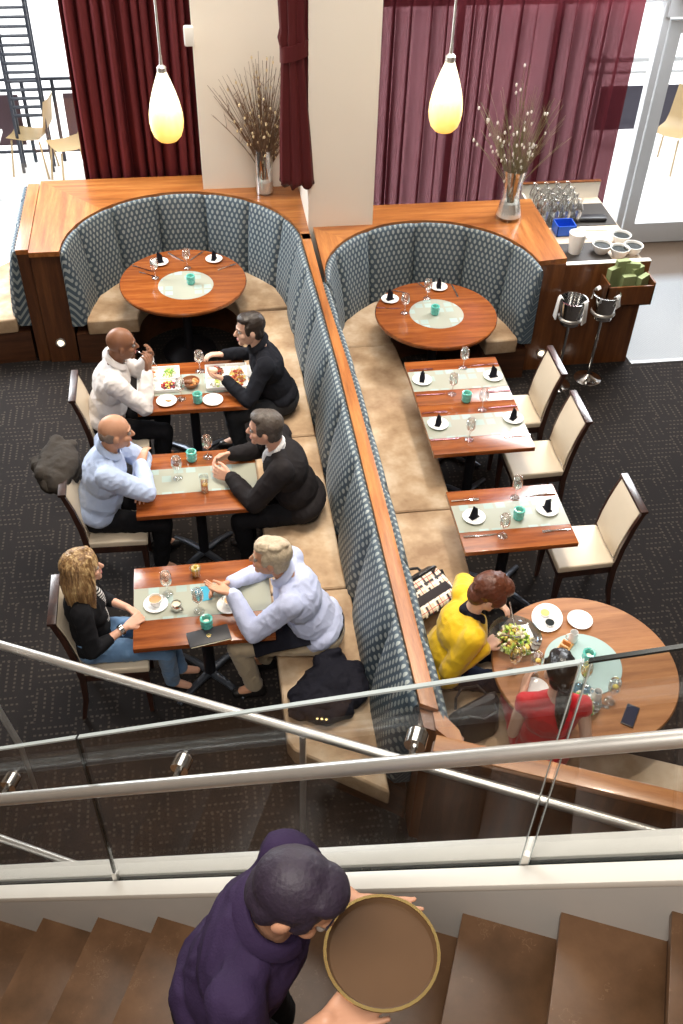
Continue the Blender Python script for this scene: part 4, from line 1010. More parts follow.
obj('box_wall', MB().box((-.09, -.08, 0), (.09, .08, .008)).box((-.09, -.08, 0), (-.082, .08, .10)).box((.082, -.08, 0), (.09, .08, .10)).box((-.09, -.08, 0), (.09, -.072, .10)).box((-.09, .072, 0), (.09, .08, .10)), M['blue_box'], t)
tag(obj('paper_cup_stack', MB().lathe([(0, 0), (.055, 0), (.078, .19), (.072, .19), (.05, .01), (0, .01)], 24), M['china'], None, (3.32, 7.72, ZS+.0065)), 'tall white tub standing at the front of the service station', 'tub')
tag(obj('paper_napkin', MB().box((-.06, -.05, 0), (.06, .05, .02)), M['paper'], None, (3.45, 7.98, ZS), .4, bevel=.006), 'white paper napkins behind the white tub', 'napkins')
p = at_z(590, 221, ZS); tag(obj('glasses_case', MB().box((-.15, -.045, 0), (.15, .045, .045)), M['leather_black'], None, (3.66, 8.30, ZS+.0065), -.08, bevel=.02), 'black soft pouch on the dark mat of the service station', 'pouch')
tag(obj('white_tray', MB().box((-.13, -.03, 0), (.13, .03, .012)), M['china'], None, (3.64, 8.14, ZS), -.05, bevel=.004), 'slim white dish lying in front of the black pouch', 'dish')
def bowl_(): return [('wall', MB().lathe([(0, 0), (.05, 0), (.08, .05), (.088, .085), (.082, .085), (.072, .05), (.045, .01), (0, .01)], 24).mesh('wall', M['china'], smooth=1)), ('coffee_grounds', MB().lathe([(0, .06), (.074, .06), (.076, .066), (0, .066)], 20).mesh('coffee_grounds', M['edge_dark']))]
proto('coffee_filter_cup', 'cup', bowl_)
for x, y, lb_ in ((3.56, 7.70, 'wide white bowl of dark coffee next to the white tub on the station'), (3.70, 7.62, 'white cup of dark coffee in crumpled paper, middle of the service station front'), (3.84, 7.66, 'white cup of dark coffee at the outer corner of the service station'), (3.80, 7.86, 'white cup of dark coffee farthest back at the outer edge of the station')):
    put('coffee_filter_cup', (x, y, ZS), lb_)
# ice buckets
def bucket():
    return [('bucket', MB().lathe([(0, .67), (.088, .67), (.092, .68), (.119, .90), (.124, .90), (.124, .906), (.113, .906), (.088, .69), (0, .685)], 32).mesh('bucket', M['chrome'], smooth=.9)),
            ('ring', MB().lathe([(.098, .715), (.108, .715), (.108, .73), (.098, .73)], 28, closed=True).mesh('ring', M['steel'])),
            ('pole', MB().tube([(0, 0, .02), (0, 0, .70)], .014, 14).mesh('pole', M['chrome'])),
            ('base', MB().lathe([(0, 0), (.125, 0), (.125, .012), (.10, .022), (.04, .04), (.016, .06), (0, .06)], 32).mesh('base', M['chrome'], smooth=.9))]
proto('ice_bucket', 'ice bucket', bucket)
b1 = at_z(556, 385, 0); b2 = at_z(587, 379, 0)
put('ice_bucket', b1, 'polished ice bucket on stand nearer the step light', 'ice buckets on stands'); put('ice_bucket', b2, 'polished ice bucket on stand below the green napkin trough', 'ice buckets on stands')
def nap(b, dx, dy, dz, rz, label, ln=.19):
    mb = MB(); w = .032
    mb.loft([[(x, -w*k, z), (x, w*k, z), (x+.010, w*k, z), (x+.010, -w*k, z)] for x, z, k in ((.012, -ln, 1.1), (.004, -.05, .9), (.0, .0, .8), (-.012, .022, .8), (-.03, .0, .8))])
    tag(obj('cloth_napkin', mb, M['paper'], None, (b[0]+dx, b[1]+dy, .905+dz), rz, bevel=.002), label, 'napkin', 'white napkins on the ice buckets')
nap(b1, -.12, .02, .0, PI, 'white napkin over the bucket rim on the step light side'); nap(b1, .075, -.09, .0, -.9, 'white napkin hanging between the two ice buckets')
nap(b2, -.06, .09, .0, 2.2, 'white napkin at the far rim of the ice bucket below the green napkins', .1); nap(b2, .07, -.085, .0, -.9, 'white napkin at the near rim of the ice bucket below the green napkins', .09)

# ------------------------------------------------------------------ clothes and bags lying about
def lumps(parts, name, m, vox=.010, it=4):
    mb = MB()
    for p in parts:
        if len(p) == 4: mb.cap(*p)
        else: mb.ell(p[0], p[1], p[2])
    return blob(mb, name, m, vox, it, wr=.012, ws=8)
def Rz3(a): return rotz(a)
ck = cloth('black wool jacket', (.010,.010,.016), .8, 1.0, 11)
t = thing('folded_jacket', 'black jacket thrown down on the tan bench beside the grey haired man', 'jacket', (.53, 3.56, .455), 0)
link('jacket_body', lumps([((0, .02, .05), (.20, .17, .06), Rz3(.6)), ((.08, .06, .08), (.15, .13, .065), Rz3(.2)), ((.16, .0, .06), (.10, .14, .06), None), ((-.12, -.08, .03), (.14, .10, .045), Rz3(.5)), ((.06, .20, .07), (.09, .07, .055), None), ((-.02, .18, .10), .04, (.10, .22, .13), .03), ((-.18, -.06, .03), .04, (.10, -.16, .035), .045), ((-.20, .0, .04), .035, (.04, .16, .11), .03), ((.14, -.10, .04), .05, (.20, .12, .06), .05)], 'jacket_body', ck), t)
link('sleeve', lumps([((-.20, -.10, .035), .042, (-.02, -.20, .038), .045), ((-.02, -.20, .038), .045, (.08, -.17, .05), .05)], 'sleeve', ck), t)
for k in range(3): obj('button', MB().lathe([(0, 0), (.009, 0), (.009, .006), (0, .008)], 12, (-.08+.026*k, -.215-.006*k, .072)), M['gold'], t)
cc = cloth('grey-brown coat cloth', (.055,.047,.040), .85, 1.0, 10)
t = thing('draped_coat', 'grey-brown coat draped over the chair back behind the man with folded arms', 'coat', (-1.045, 5.34, 0))
link('coat_body', lumps([((0, .02, .93), (.11, .20, .075), None), ((-.03, -.12, .90), (.09, .13, .08), None), ((-.11, .05, .84), (.075, .19, .15), None), ((-.13, .06, .80), (.075, .17, .11), None), ((.055, .06, .84), (.05, .14, .10), None), ((-.10, .20, .88), .06, (.04, .17, .93), .055), ((-.14, -.10, .93), .05, (-.05, .22, .95), .05), ((-.19, .12, .84), .06, (-.16, .20, .76), .05)], 'coat_body', cc, .014), t)
link('sleeve', lumps([((-.15, .02, .90), .055, (-.10, -.16, .88), .045)], 'sleeve', cc), t)
def plaid():
    t = NT('cream plaid canvas'); v = t.coord('Object'); s = t.n('ShaderNodeSeparateXYZ', {0: v}); c = rgba((.72,.62,.48))
    for ax, sc, cl, du, of in ((0, 11, (.03,.025,.03), .16, 0), (2, 11, (.03,.025,.03), .16, 0), (0, 11, (.92,.88,.80), .16, .25), (2, 11, (.92,.88,.80), .16, .25), (0, 11, (.45,.05,.04), .05, .6), (2, 11, (.45,.05,.04), .05, .6), (1, 11, (.03,.025,.03), .12, .1)):
        k = t.math('LESS_THAN', t.math('FRACT', t.math('ADD', t.math('MULTIPLY', s.outputs[ax], sc), of)), du); c = t.mix(k, c, rgba(cl))
    t.bsdf(color=c, rough=.5); return t.m
hb = at_z(428, 597, .46)
HB_ = thing('handbag', 'cream plaid handbag with black handles on the bench behind the woman in yellow', 'handbag', (hb[0]-.03, hb[1]-.20, .555), .55)
t = HB_; t.rotation_euler = (-.75, 0, .55)
obj('bag_body', MB().loft([[(w*x, d*y, z) for x, y in ((-1,-.8),(-.8,-1),(.8,-1),(1,-.8),(1,.8),(.8,1),(-.8,1),(-1,.8))] for z, w, d in ((0, .17, .10), (.03, .185, .11), (.14, .17, .09), (.22, .15, .06), (.24, .14, .045))]), plaid(), t, bevel=.006)
obj('trim', MB().loft([[(w*x, d*y, z) for x, y in ((-1,-1),(1,-1),(1,1),(-1,1))] for z, w, d in ((.235, .150, .052), (.25, .142, .045))]).box((-.195, -.025, .0), (-.17, .025, .2)).box((.17, -.025, 0), (.195, .025, .2)), M['leather_black'], t, bevel=.004)
for s in (-1, 1):
    obj('handle', MB().tube([(-.10, s*.05, .22), (-.10, s*.10, .26), (-.06, s*.15, .275), (.0, s*.165, .28), (.06, s*.15, .275), (.10, s*.10, .26), (.10, s*.05, .22)], .010, 10), M['leather_black'], t)
obj('scarf_tie', MB().ell((-.14, .03, .24), (.055, .04, .035)).ell((-.11, -.05, .25), (.04, .03, .03)), plain('brown scarf', (.12,.05,.02), .6), t)
kb = at_z(470, 725, .46)
t = thing('tote_bag', 'slouching black tote bag on the bench next to the woman in red', 'bag', (1.32, 3.20, .455), .35)
obj('bag_body', MB().loft([[(w*x+ofs*z, d*y, z+.02*x*y) for x, y in ((-1,-.7),(-.7,-1),(.7,-1),(1,-.7),(1,.7),(.7,1),(-.7,1),(-1,.7))] for z, w, d, ofs in ((0, .16, .09, 0), (.04, .17, .10, 0), (.16, .15, .07, .1), (.24, .14, .035, .15), (.255, .12, .02, .15))]), M['leather_black'], t, bevel=.008)
for s in (-1, 1): obj('strap', MB().tube([(-.09, s*.035, .23), (-.07, s*.07, .28), (.0, s*.12, .27), (.10, s*.10, .26), (.13, s*.035, .23)], .008, 8), M['leather_black'], t)

# ------------------------------------------------------------------ terrace outside
t = thing('terrace_fence', 'dark steel fence with maroon panels on the bright terrace behind the ladder', 'fence', (0, 12.35, 0))
for x in (-4.2, -3.1, -1.95, -1.60, -.4, .8): obj('post', MB().box((x-.02, -.02, 0), (x+.02, .02, 1.0)), M['ext_black'], t)
obj('rail', MB().box((-4.4, -.015, .98), (1.4, .015, 1.01)).box((-4.4, -.015, .86), (1.4, .015, .89)).box((-4.4, -.015, .12), (1.4, .015, .15)), M['ext_black'], t)
for a, b in ((-4.1, -3.15), (-3.05, -2.02), (-1.50, -.45), (-.35, .75)): obj('panel', MB().box((a, -.01, .22), (b, .01, .82)), M['ext_panel'], t)
t = thing('steel_ladder', 'tall dark steel ladder frame standing on the terrace outside the open window', 'ladder', (-1.87, 12.0, 0))
for x in (-.19, .16): 
    for d in (0, .16): obj('rail', MB().box((x-.016, d-.016, .02), (x+.016, d+.016, 3.6)), M['ext_black'], t)
for k in range(24): obj('rung', MB().box((-.19, -.010, .70+.098*k-.008), (.16, .06, .70+.098*k+.006)), M['ext_black'], t)
def terrace_chair():
    P = [('seat_shell', MB().grid([[(x, y*(.20-.02*i*.3), z+abs(y)*.02) for y in (-1, -.5, 0, .5, 1)] for i, (x, z) in enumerate(((.22, .46), (.0, .44), (-.18, .46), (-.24, .56), (-.27, .74), (-.30, .90)))]).mesh('seat_shell', M['ext_wood'], smooth=1.2))]
    P[0][1].materials[0].use_backface_culling = False
    for sx in (-1, 1):
        for sy in (-1, 1): P.append(('leg', MB().tube([(sx*.17, sy*.16, .44), (sx*.22, sy*.19, 0)], .012, 8).mesh('leg', M['ext_wood'])))
    return P
proto('terrace_chair', 'chair', terrace_chair)
p = at_z(664, 165, 0); put('terrace_chair', (p[0], p[1], -.02), 'pale wooden chair outside the glazed door', 'pale terrace chairs', 3.9)
p = at_z(74, 178, 0); put('terrace_chair', (p[0]+.02, p[1]-.05, -.02), 'pale wooden chair outside beside the maroon curtain', 'pale terrace chairs', 3.6)
p = at_z(28, 170, 0); put('terrace_chair', (p[0]+.1, p[1], -.02), 'pale wooden chair at the white terrace table under the ladder', 'pale terrace chairs', 2.9)
t = thing('terrace_table', 'large white table on the terrace outside the open window', 'table', (-2.75, 11.0, 0))
obj('tabletop', MB().box((-.75, -.55, .70), (.62, .55, .74)), M['ext_ground'], t, bevel=.01)
for sx in (-.6, .5):
    for sy in (-.4, .4): obj('leg', MB().tube([(sx, sy, .70), (sx*.95, sy*.9, -.02)], .02, 8), M['alu'], t)
t = thing('terrace_fence', 'dark fence panel and steel rails outside the glazed door', 'fence', (6.6, 12.4, 0))
for x in (-1.4, .0, 1.4): obj('post', MB().box((x-.025, -.025, 0), (x+.025, .025, 1.1)), M['alu'], t)
obj('rail', MB().box((-1.6, -.02, 1.0), (1.6, .02, 1.05)).box((-1.6, -.02, .86), (1.6, .02, .89)), M['alu'], t)
obj('panel', MB().box((-1.35, -.01, .14), (1.5, .01, .70)), plain('dark grey-violet panel', (.045,.04,.06), .6), t)
# ------------------------------------------------------------------ people
def basis(fwd, up):
    f = unit(fwd); l = unit(np.cross(up, f)); u = np.cross(f, l); return np.stack([f, l, u], axis=1)
def hand(mb, W, d, n, side, curl=.5, spread=.10, s=1.0, flip=1):
    """palm and five bent fingers; d runs to the fingertips, n is the palm normal, the thumb leaves the side edge"""
    d = unit(d); n = unit(n - d*(np.array(n) @ d)); e = unit(np.cross(n, d))*side
    W = np.array(W, float)
    lens = [.074, .082, .077, .060]
    for i, L in enumerate(lens):
        off = (1.5-i)*.0205*s
        k = W + d*.088*s*(1-.03*abs(i-1.2)) + e*off
        mb.cap(W+d*.008+e*off*.55, .0165*s, k, .0125*s, 8, 6)
        a = (1.5-i)*spread; v = unit(d*math.cos(a)+e*math.sin(a)); p = k; c = 0
        for j, fr in enumerate((.45, .32, .23)):
            c += curl*(.55, .75, .5)[j]
            dirv = v*math.cos(c)+n*math.sin(c); q = p+dirv*L*s*fr
            mb.cap(p, .0098*s-.0006*j, q, .0092*s-.0008*j, 8, 6); p = q
    p0 = W+d*.022*s+e*.026*s; p1 = W+d*.055*s+e*.050*s+n*.012*s; p2 = p1+unit(d*.85+e*.25+n*.45*curl)*.034*s; p3 = p2+unit(d*.9-e*.05+n*.5*curl)*.026*s
    mb.cap(p0, .0165*s, p1, .0125*s, 8, 6); mb.cap(p1, .0118*s, p2, .0105*s, 8, 6); mb.cap(p2, .0103*s, p3, .0085*s, 8, 6)

def ik(S, T, l1, l2, pole):
    v = T-S; d = np.linalg.norm(v); d2 = min(d, (l1+l2)*.995); u = v/d; T = S+u*d2
    a = (l1*l1-l2*l2+d2*d2)/(2*d2); h = math.sqrt(max(0, l1*l1-a*a)); p = np.array(pole, float); p = unit(p-u*(p @ u))
    return S+u*a+p*h, T

def person(label, loc, face, seat=.465, lean=12, twist=0, hyaw=0, hpitch=0, roll=0, k=1.0, sex='m', skin_='skin_fair', hair='short', hair_m='hair_dark', hands=None, top=None, top_kind='shirt',
           trousers='m', trouser_m=None, shoe_m=None, sleeves=1.0, inner=None, legs=None, extra=None, gaze=None, standing=False, neckf=.03, bulk=1.0):
    """loc: pelvis x, y in the room and the floor height; face: heading in degrees; hands: two dicts (left, right) in room coordinates"""
    F = rotz(math.radians(face)); FT = F.T; base = np.array([loc[0], loc[1], loc[2]])
    loc_ = lambda P: FT @ (np.array(P, float)-base)
    root_mb = MB(); m = M[skin_]
    w = 1.0 if sex == 'm' else .9
    P0 = np.array([0, 0, seat+.105 if not standing else .93*k])
    a = math.radians(lean); rr = math.radians(roll)
    sp = unit([math.sin(a), -math.sin(rr), math.cos(a)])
    tw = rotz(math.radians(twist)); lf = tw @ np.array([0, 1.0, 0]); lf = unit(lf-sp*(lf @ sp)); fw = np.cross(lf, sp)
    Bs = np.stack([fw, lf, sp], axis=1)
    at = lambda f, l, u: P0+fw*f*k+lf*l*k+sp*u*k
    NB = at(.0, 0, .49)
    hd = rotz(math.radians(hyaw)) @ np.array([math.cos(math.radians(hpitch)), 0, math.sin(math.radians(hpitch))])
    hd = (tw @ hd)
    HC = NB+unit(sp*.8+np.array([0, 0, .5]))*.165*k+fw*neckf*k
    upv = unit(np.array([0, 0, 1])*.75+sp*.5); HB = basis(hd, upv-hd*(upv @ hd)*.0)
    hp_ = lambda x, y, z: HC+HB @ (np.array([x, y, z])*k)
    sh = {s: at(-.005, s*.178*w, .435) for s in (1, -1)}
    arms = {}
    for s, h in zip((1, -1), hands):
        T = loc_(h['to']) if 'to' in h else P0+np.array(h['rel'])
        pole = h.get('pole', (-.25, s*.55, -1.0)); E, Wp = ik(sh[s], T, .285*k, .255*k, pole); arms[s] = (E, Wp, h)
    # body: one continuous skin
    mb = root_mb
    mb.ell(hp_(-.012, 0, .035), np.array([.096, .075, .092])*k, HB, 20, 14)
    mb.ell(hp_(.022, 0, -.035), np.array([.068, .060, .082])*k, HB, 18, 12)
    mb.ell(hp_(.012, 0, -.06), np.array([.065, .056 if sex == 'm' else .050, .050])*k, HB)
    mb.ell(hp_(.070, 0, -.098), np.array([.022, .024, .020])*k, HB)
    mb.cap(hp_(.084, 0, .018), .0085*k, hp_(.108, 0, -.022), .0135*k); mb.ell(hp_(.092, 0, -.028), np.array([.012, .019, .009])*k, HB)
    mb.ell(hp_(.074, 0, .030), np.array([.020, .050, .011])*k, HB); mb.ell(hp_(.086, 0, -.062), np.array([.009, .024, .012])*k, HB)
    for s in (1, -1):
        mb.ell(hp_(.058, s*.040, -.022), np.array([.026, .024, .024])*k, HB)
        mb.ell(hp_(-.008, s*.076, -.008), np.array([.020, .011, .032])*k, HB)
    mb.cap(hp_(-.030, 0, -.05), .053*k*w, NB+fw*-.005, .056*k*w)
    mb.cap(NB, .055*k*w, at(0, 0, .40), .085*k)
    mb.ell(at(0, 0, .33), np.array([.09, .145*w, .15])*k, Bs); mb.ell(at(0, 0, .12), np.array([.09, .125*w, .16])*k, Bs); mb.ell(P0, np.array([.10, .14, .09])*k, Bs)
    for s in (1, -1):
        E, Wp, h = arms[s]
        mb.cap(at(0, s*.06, .44), .05*k, sh[s], .044*k*w); mb.cap(sh[s], .045*k*w, E, .036*k*w); mb.cap(E, .037*k*w, E+(Wp-E)*.35, .036*k*w); mb.cap(E+(Wp-E)*.35, .036*k*w, Wp, .0255*k*w)
        dr = h.get('dir'); fd = unit(Wp-E)
        dv = fd if dr is None else FT @ np.array(dr, float)
        nv = FT @ np.array(h['palm'], float) if 'palm' in h else np.array([0, 0, -1.0])
        hand(mb, Wp, dv, nv, h.get('thumb', 1), h.get('curl', .45), h.get('spread', .08), (1.0 if sex == 'm' else .9)*k)
    lg = {}
    for s in (1, -1):
        hip = P0+Bs @ np.array([.0, s*.092*w, -.01])*k if not standing else P0+np.array([0, s*.09, 0])
        if legs: kn, an = [np.array(v, float) for v in legs[0 if s == 1 else 1]]
        else: kn, an = np.array([.43*k, s*.13, .50]), np.array([.38*k, s*.12, .09])
        lg[s] = (hip, kn, an)
        mb.cap(hip, .07*k, kn, .045*k); mb.cap(kn, .046*k, kn+(an-kn)*.35, .048*k); mb.cap(kn+(an-kn)*.35, .048*k, an, .034*k); mb.cap(an, .034*k, an+np.array([.10, s*.015, -.045]), .026*k)
    body = link('person', blob(mb, 'person', m, .0058, 4, .45), None, base, math.radians(face)); tag(body, label, 'person')
    def part(nm, mb_, mt, vox=None, it=4, wr=0, ws=9, **kw):
        if vox: return link(nm, blob(mb_, nm, mt, vox, it, wr=wr, ws=ws), body)
        return obj(nm, mb_, mt, body, **kw)
    # face details
    for s in (1, -1):
        e = part('eye', MB().ell(hp_(.0765, s*.031, .008), np.array([.0135, .0155, .010])*k, HB), M['eyewhite'], smooth=3)
        c = hp_(.0765, s*.031, .008)+HB @ np.array([.0080, 0, 0])*k
        obj('iris', MB().ell(c, np.array([.0045, .0068, .0068])*k, HB, 10, 6), M['iris'], e, smooth=3)
        if hair_m: part('eyebrow', MB().cap(hp_(.090, s*.014, .032), .0042*k, hp_(.080, s*.046, .034), .003*k), M[hair_m], smooth=3)
    part('mouth', MB().ell(hp_(.0925, 0, -.060), np.array([.006, .021, .0042])*k, HB).ell(hp_(.0915, 0, -.068), np.array([.006, .018, .0046])*k, HB), M['lip'], smooth=3)
    # hair
    H = MB()
    if hair in ('short', 'grey', 'crop'):
        v = .004 if hair == 'crop' else .0
        H.ell(hp_(-.026, 0, .045), np.array([.098, .084-v, .092])*k, HB, 22, 14); H.ell(hp_(.020, 0, .098), np.array([.062, .064, .036-v])*k, HB); H.ell(hp_(-.065, 0, -.025), np.array([.042, .066, .062])*k, HB)
        for s in (1, -1): H.ell(hp_(.022, s*.070, .028), np.array([.022, .010, .042])*k, HB); H.ell(hp_(-.045, s*.068, -.01), np.array([.028, .014, .05])*k, HB)
        if hair == 'grey':
            for q in range(10): H.ell(hp_(.04-.12*rng.random(), .09*(rng.random()-.5), .116+.006*rng.random()), np.array([.034, .022, .016])*k, HB)
            H.ell(hp_(.052, .012, .098), np.array([.036, .05, .03])*k, HB)
    elif hair == 'fringe':
        for s in (1, -1): H.ell(hp_(-.035, s*.064, .005), np.array([.048, .0135, .040])*k, HB)
        H.ell(hp_(-.082, 0, .0), np.array([.026, .060, .045])*k, HB)
    elif hair == 'bob':
        H.ell(hp_(-.024, 0, .045), np.array([.110, .092, .100])*k, HB, 22, 14); H.ell(hp_(.030, 0, .095), np.array([.068, .070, .045])*k, HB); H.ell(hp_(-.060, 0, -.03), np.array([.055, .078, .075])*k, HB)
        for s in (1, -1): H.ell(hp_(.030, s*.076, .030), np.array([.040, .014, .056])*k, HB)
        for q in range(26):
            t = rng.random()*2*PI; z = rng.random(); rr_ = math.sqrt(1-z*z*.9)
            c = np.array([-.02+.095*rr_*math.cos(t), .08*rr_*math.sin(t), .045+.095*z])
            if c[0] < .07: H.cap(hp_(*c), .014*k, hp_(*(c*np.array([1.03, 1.06, 1])+np.array([-.012, .0, -.05]))), .008*k, 8, 6)
    elif hair == 'long':
        H.ell(hp_(-.022, 0, .045), np.array([.118, .104, .106])*k, HB, 22, 14); H.ell(hp_(.022, 0, .102), np.array([.066, .074, .040])*k, HB)
        r_ = random.Random(2)
        for q in range(46):
            t = PI*.30+(PI*1.4)*q/45; x, y = math.cos(t), math.sin(t)
            top_ = hp_(-.018+.092*x, .090*y, .05); j = r_.uniform(-.016, .016)
            mid = hp_(-.036+.108*x+j, .116*y, -.08); end = hp_(-.055+.095*x+j, .115*y+j, -.235-r_.uniform(0, .07))
            H.cap(top_, .017*k, mid, .018*k, 8, 6); H.cap(mid, .018*k, end, .010*k, 8, 6)
        for s in (1, -1): H.cap(hp_(.045, s*.045, .112), .022*k, hp_(.045, s*.080, .02), .015*k); H.cap(hp_(.045, s*.080, .02), .015*k, hp_(.02, s*.085, -.12), .016*k)
        H.cap(hp_(-.03, .0, .135), .024*k, hp_(.05, .012, .142), .015*k)
    elif hair == 'ponytail':
        H.ell(hp_(-.020, 0, .042), np.array([.101, .083, .094])*k, HB, 22, 14); H.ell(hp_(.018, 0, .095), np.array([.060, .062, .033])*k, HB); H.ell(hp_(-.055, 0, -.02), np.array([.045, .070, .06])*k, HB)
        for s in (1, -1): H.ell(hp_(.030, s*.070, .030), np.array([.030, .010, .045])*k, HB)
        H.cap(hp_(-.105, 0, -.015), .030*k, hp_(-.125, .004, -.09), .042*k); H.cap(hp_(-.125, .004, -.09), .042*k, hp_(-.115, .0, -.20), .036*k); H.cap(hp_(-.115, 0, -.20), .036*k, hp_(-.10, -.01, -.31), .012*k)
    if H.v: part('hair', H, M[hair_m], .006 if hair != 'fringe' else .005, 3, wr=.003 if hair not in ('fringe',) and not standing else .0012, ws=34)
    if hair == 'ponytail': part('hair_band', MB().lathe([(.027, -.008), (.036, -.008), (.036, .008), (.027, .008)], 18, hp_(-.108, 0, -.022), closed=True), M['black_cloth'])
    # clothes
    if trouser_m:
        T = MB(); T.ell(P0+sp*.0, np.array([.128, .168*w+.008, .115])*k, Bs); T.ell(P0+sp*.06, np.array([.118, .155*w+.006, .08])*k, Bs)
        for s in (1, -1):
            hip, kn, an = lg[s]; T.cap(hip, .088*k, kn, .062*k); T.cap(kn, .063*k, kn+(an-kn)*.4, .060*k); T.cap(kn+(an-kn)*.4, .060*k, kn+(an-kn)*.93, .052*k)
        part('trousers', T, trouser_m, .009, 4, wr=.007, ws=10)
    if shoe_m:
        for s in (1, -1):
            an = lg[s][2]; z0 = an[2]-.09
            q = MB().cap(an+np.array([-.03, 0, -.045]), .042, an+np.array([.12, s*.012, -.055]), .036).cap(an+np.array([.0, 0, -.02]), .042, an+np.array([-.01, 0, .01]), .040)
            part('shoe', q, shoe_m, .009, 3)
    Bk = np.array([bulk, bulk, 1.0]); Tm = MB(); jk = top_kind in ('jacket', 'cardigan'); g = .010 if jk else .0
    Tm.ell(at(.0, 0, .335), np.array([.118+g, .172*w+g, .165])*k*Bk, Bs, 20, 14); Tm.ell(at(.012, 0, .15), np.array([.122+g, .158*w+g, .17])*k*Bk, Bs, 20, 14)
    Tm.ell(at(.005, 0, .045 if not jk else .02), np.array([.132+g, .176*w+g*1.5, .10])*k*Bk, Bs, 20, 14)
    if sex == 'f':
        for s in (1, -1): Tm.ell(at(.085, s*.068, .29), np.array([.055, .062, .060])*k, Bs)
    for s in (1, -1):
        E, Wp, h = arms[s]; r1, r2, r3 = (.066+g*.8)*k*w*bulk, (.052+g*.7)*k*w*bulk, (.040+g*.5)*k*w*bulk
        Tm.cap(at(-.01, s*.045, .465), .050*k, sh[s]+np.array([0, 0, -.004]), (.060+g)*k*w); Tm.cap(at(0, s*.08, .36), .085*k, sh[s]-sp*.02, (.062+g)*k*w)
        if sleeves <= 0: Tm.cap(sh[s], .060*k*w, sh[s]+(E-sh[s])*.12, .055*k*w); continue
        Tm.cap(sh[s], r1, E, r2)
        if sleeves > .5:
            f = min(1.0, (sleeves-.5)*2); Tm.cap(E, r2, E+(Wp-E)*.5*f, r2*.93); Tm.cap(E+(Wp-E)*.5*f, r2*.93, E+(Wp-E)*.93*f, r3)
    part('dress_top' if top_kind == 'dress' else top_kind, Tm, top, .0085, 4, wr=.0075 if top_kind == 'shirt' else .0055, ws=9.5)
    if top_kind == 'shirt':      # stand collar and cuffs
        col_ = MB(); up = unit(hp_(-.03, 0, -.05)-NB); cb = basis(fw, up)
        for i in range(2):
            rings = []
            for z, r in ((.01, .084), (.04, .076), (.066, .070), (.063, .082), (.024, .096)):
                rings.append([NB+fw*-.004+cb @ np.array([r*math.cos(q)*1.02, r*math.sin(q), z-.030*math.cos(q)]) for q in [.30+(2*PI-.7)*j/20 for j in range(21)]])
            break
        P = [[r[j] for r in rings] for j in range(21)]; part('collar', MB().grid(P), top, smooth=3)
        if sleeves >= 1:
            for s in (1, -1):
                E, Wp, h = arms[s]; d = unit(Wp-E); part('cuff', MB().tube([Wp-d*.065, Wp-d*.004], [.043*k, .040*k], 18), top)
    if inner:
        im = MB(); im.ell(at(.052, 0, .36), np.array([.082, .058, .14])*k, Bs); im.ell(at(.066, 0, .18), np.array([.078, .050 if inner[1] < 1 else .075, .17])*k, Bs)
        part('blouse' if sex == 'f' else 'shirt', im, inner[0], .008, 4)
        if sex == 'm':
            up = unit(hp_(-.03, 0, -.05)-NB); cb = basis(fw, up)
            rings = [[NB+cb @ np.array([r*math.cos(q), r*math.sin(q), z-.025*math.cos(q)]) for q in [.3+(2*PI-.6)*j/20 for j in range(21)]] for z, r in ((-.02, .074), (.03, .070), (.042, .074), (.012, .084))]
            part('collar', MB().grid([[r[j] for r in rings] for j in range(21)]), inner[0], smooth=3)
            for s in (1, -1):
                E, Wp, h = arms[s]; d = unit(Wp-E); part('cuff', MB().tube([Wp-d*.045, Wp-d*.002], [.040*k, .037*k], 18), inner[0])
    if top_kind == 'jacket' and sex == 'm':
        for s in (1, -1):
            part('lapel', MB().add([at(.07, s*.065, .47), at(.135, s*.035, .36), at(.150, s*.02, .20), at(.150, s*.060, .33), at(.118, s*.10, .40)], [(0, 1, 2, 3, 4)]), top)
    if extra: extra(dict(part=part, at=at, hp=hp_, arms=arms, P0=P0, fw=fw, lf=lf, sp=sp, Bs=Bs, HB=HB, NB=NB, body=body, k=k, base=base, F=F, lg=lg))
    return body
def watch(part, arms, s, m):
    E, Wp, h = arms[s]; d = unit(Wp-E); part('wristwatch', MB().tube([Wp-d*.022, Wp-d*.004], [.035, .034], 18), m)

shirt_white = cloth('white striped shirt', (.74,.70,.68), .8, .8, 8, .08)
shirt_blue = cloth('pale blue shirt', (.46,.56,.78), .75, .8, 8, .08)
shirt_lilac = cloth('lilac blue fine striped shirt', (.50,.55,.76), .75, .8, 8, .07)
black_knit = cloth('black sweater knit', (.013,.014,.019), .9, .7, 8)
black_suit = cloth('black suit cloth', (.014,.012,.013), .75, .6, 7)
black_trs = cloth('black trousers', (.010,.010,.012), .85, .7, 7)
grey_trs = cloth('charcoal trousers', (.030,.032,.036), .85, .7, 7)
khaki = cloth('khaki trousers', (.42,.34,.235), .85, .8, 7, .1)
jeans = cloth('blue denim', (.12,.22,.38), .85, .8, 8, .3)
navy = cloth('dark navy trousers', (.012,.016,.035), .85, .6, 7)
inner_grey = cloth('grey open shirt', (.62,.62,.64), .8, .4, 9)
yellow_j = cloth('mustard yellow jacket', (.72,.46,.012), .55, .7, 7, .1)
red_top = cloth('red sleeveless dress', (.55,.008,.016), .6, .7, 7, .12)
black_card = cloth('black cardigan', (.012,.012,.014), .85, .7, 8)
stripe_top = cloth('black and white striped blouse', (.75,.73,.70), .8, .3, 9, .05, stripes=(55, (.02,.02,.02), 2, .5))
purple = cloth('dark purple work shirt', (.030,.018,.050), .8, .8, 7)
shoe_b = plain('black shoe leather', (.012,.011,.011), .35)

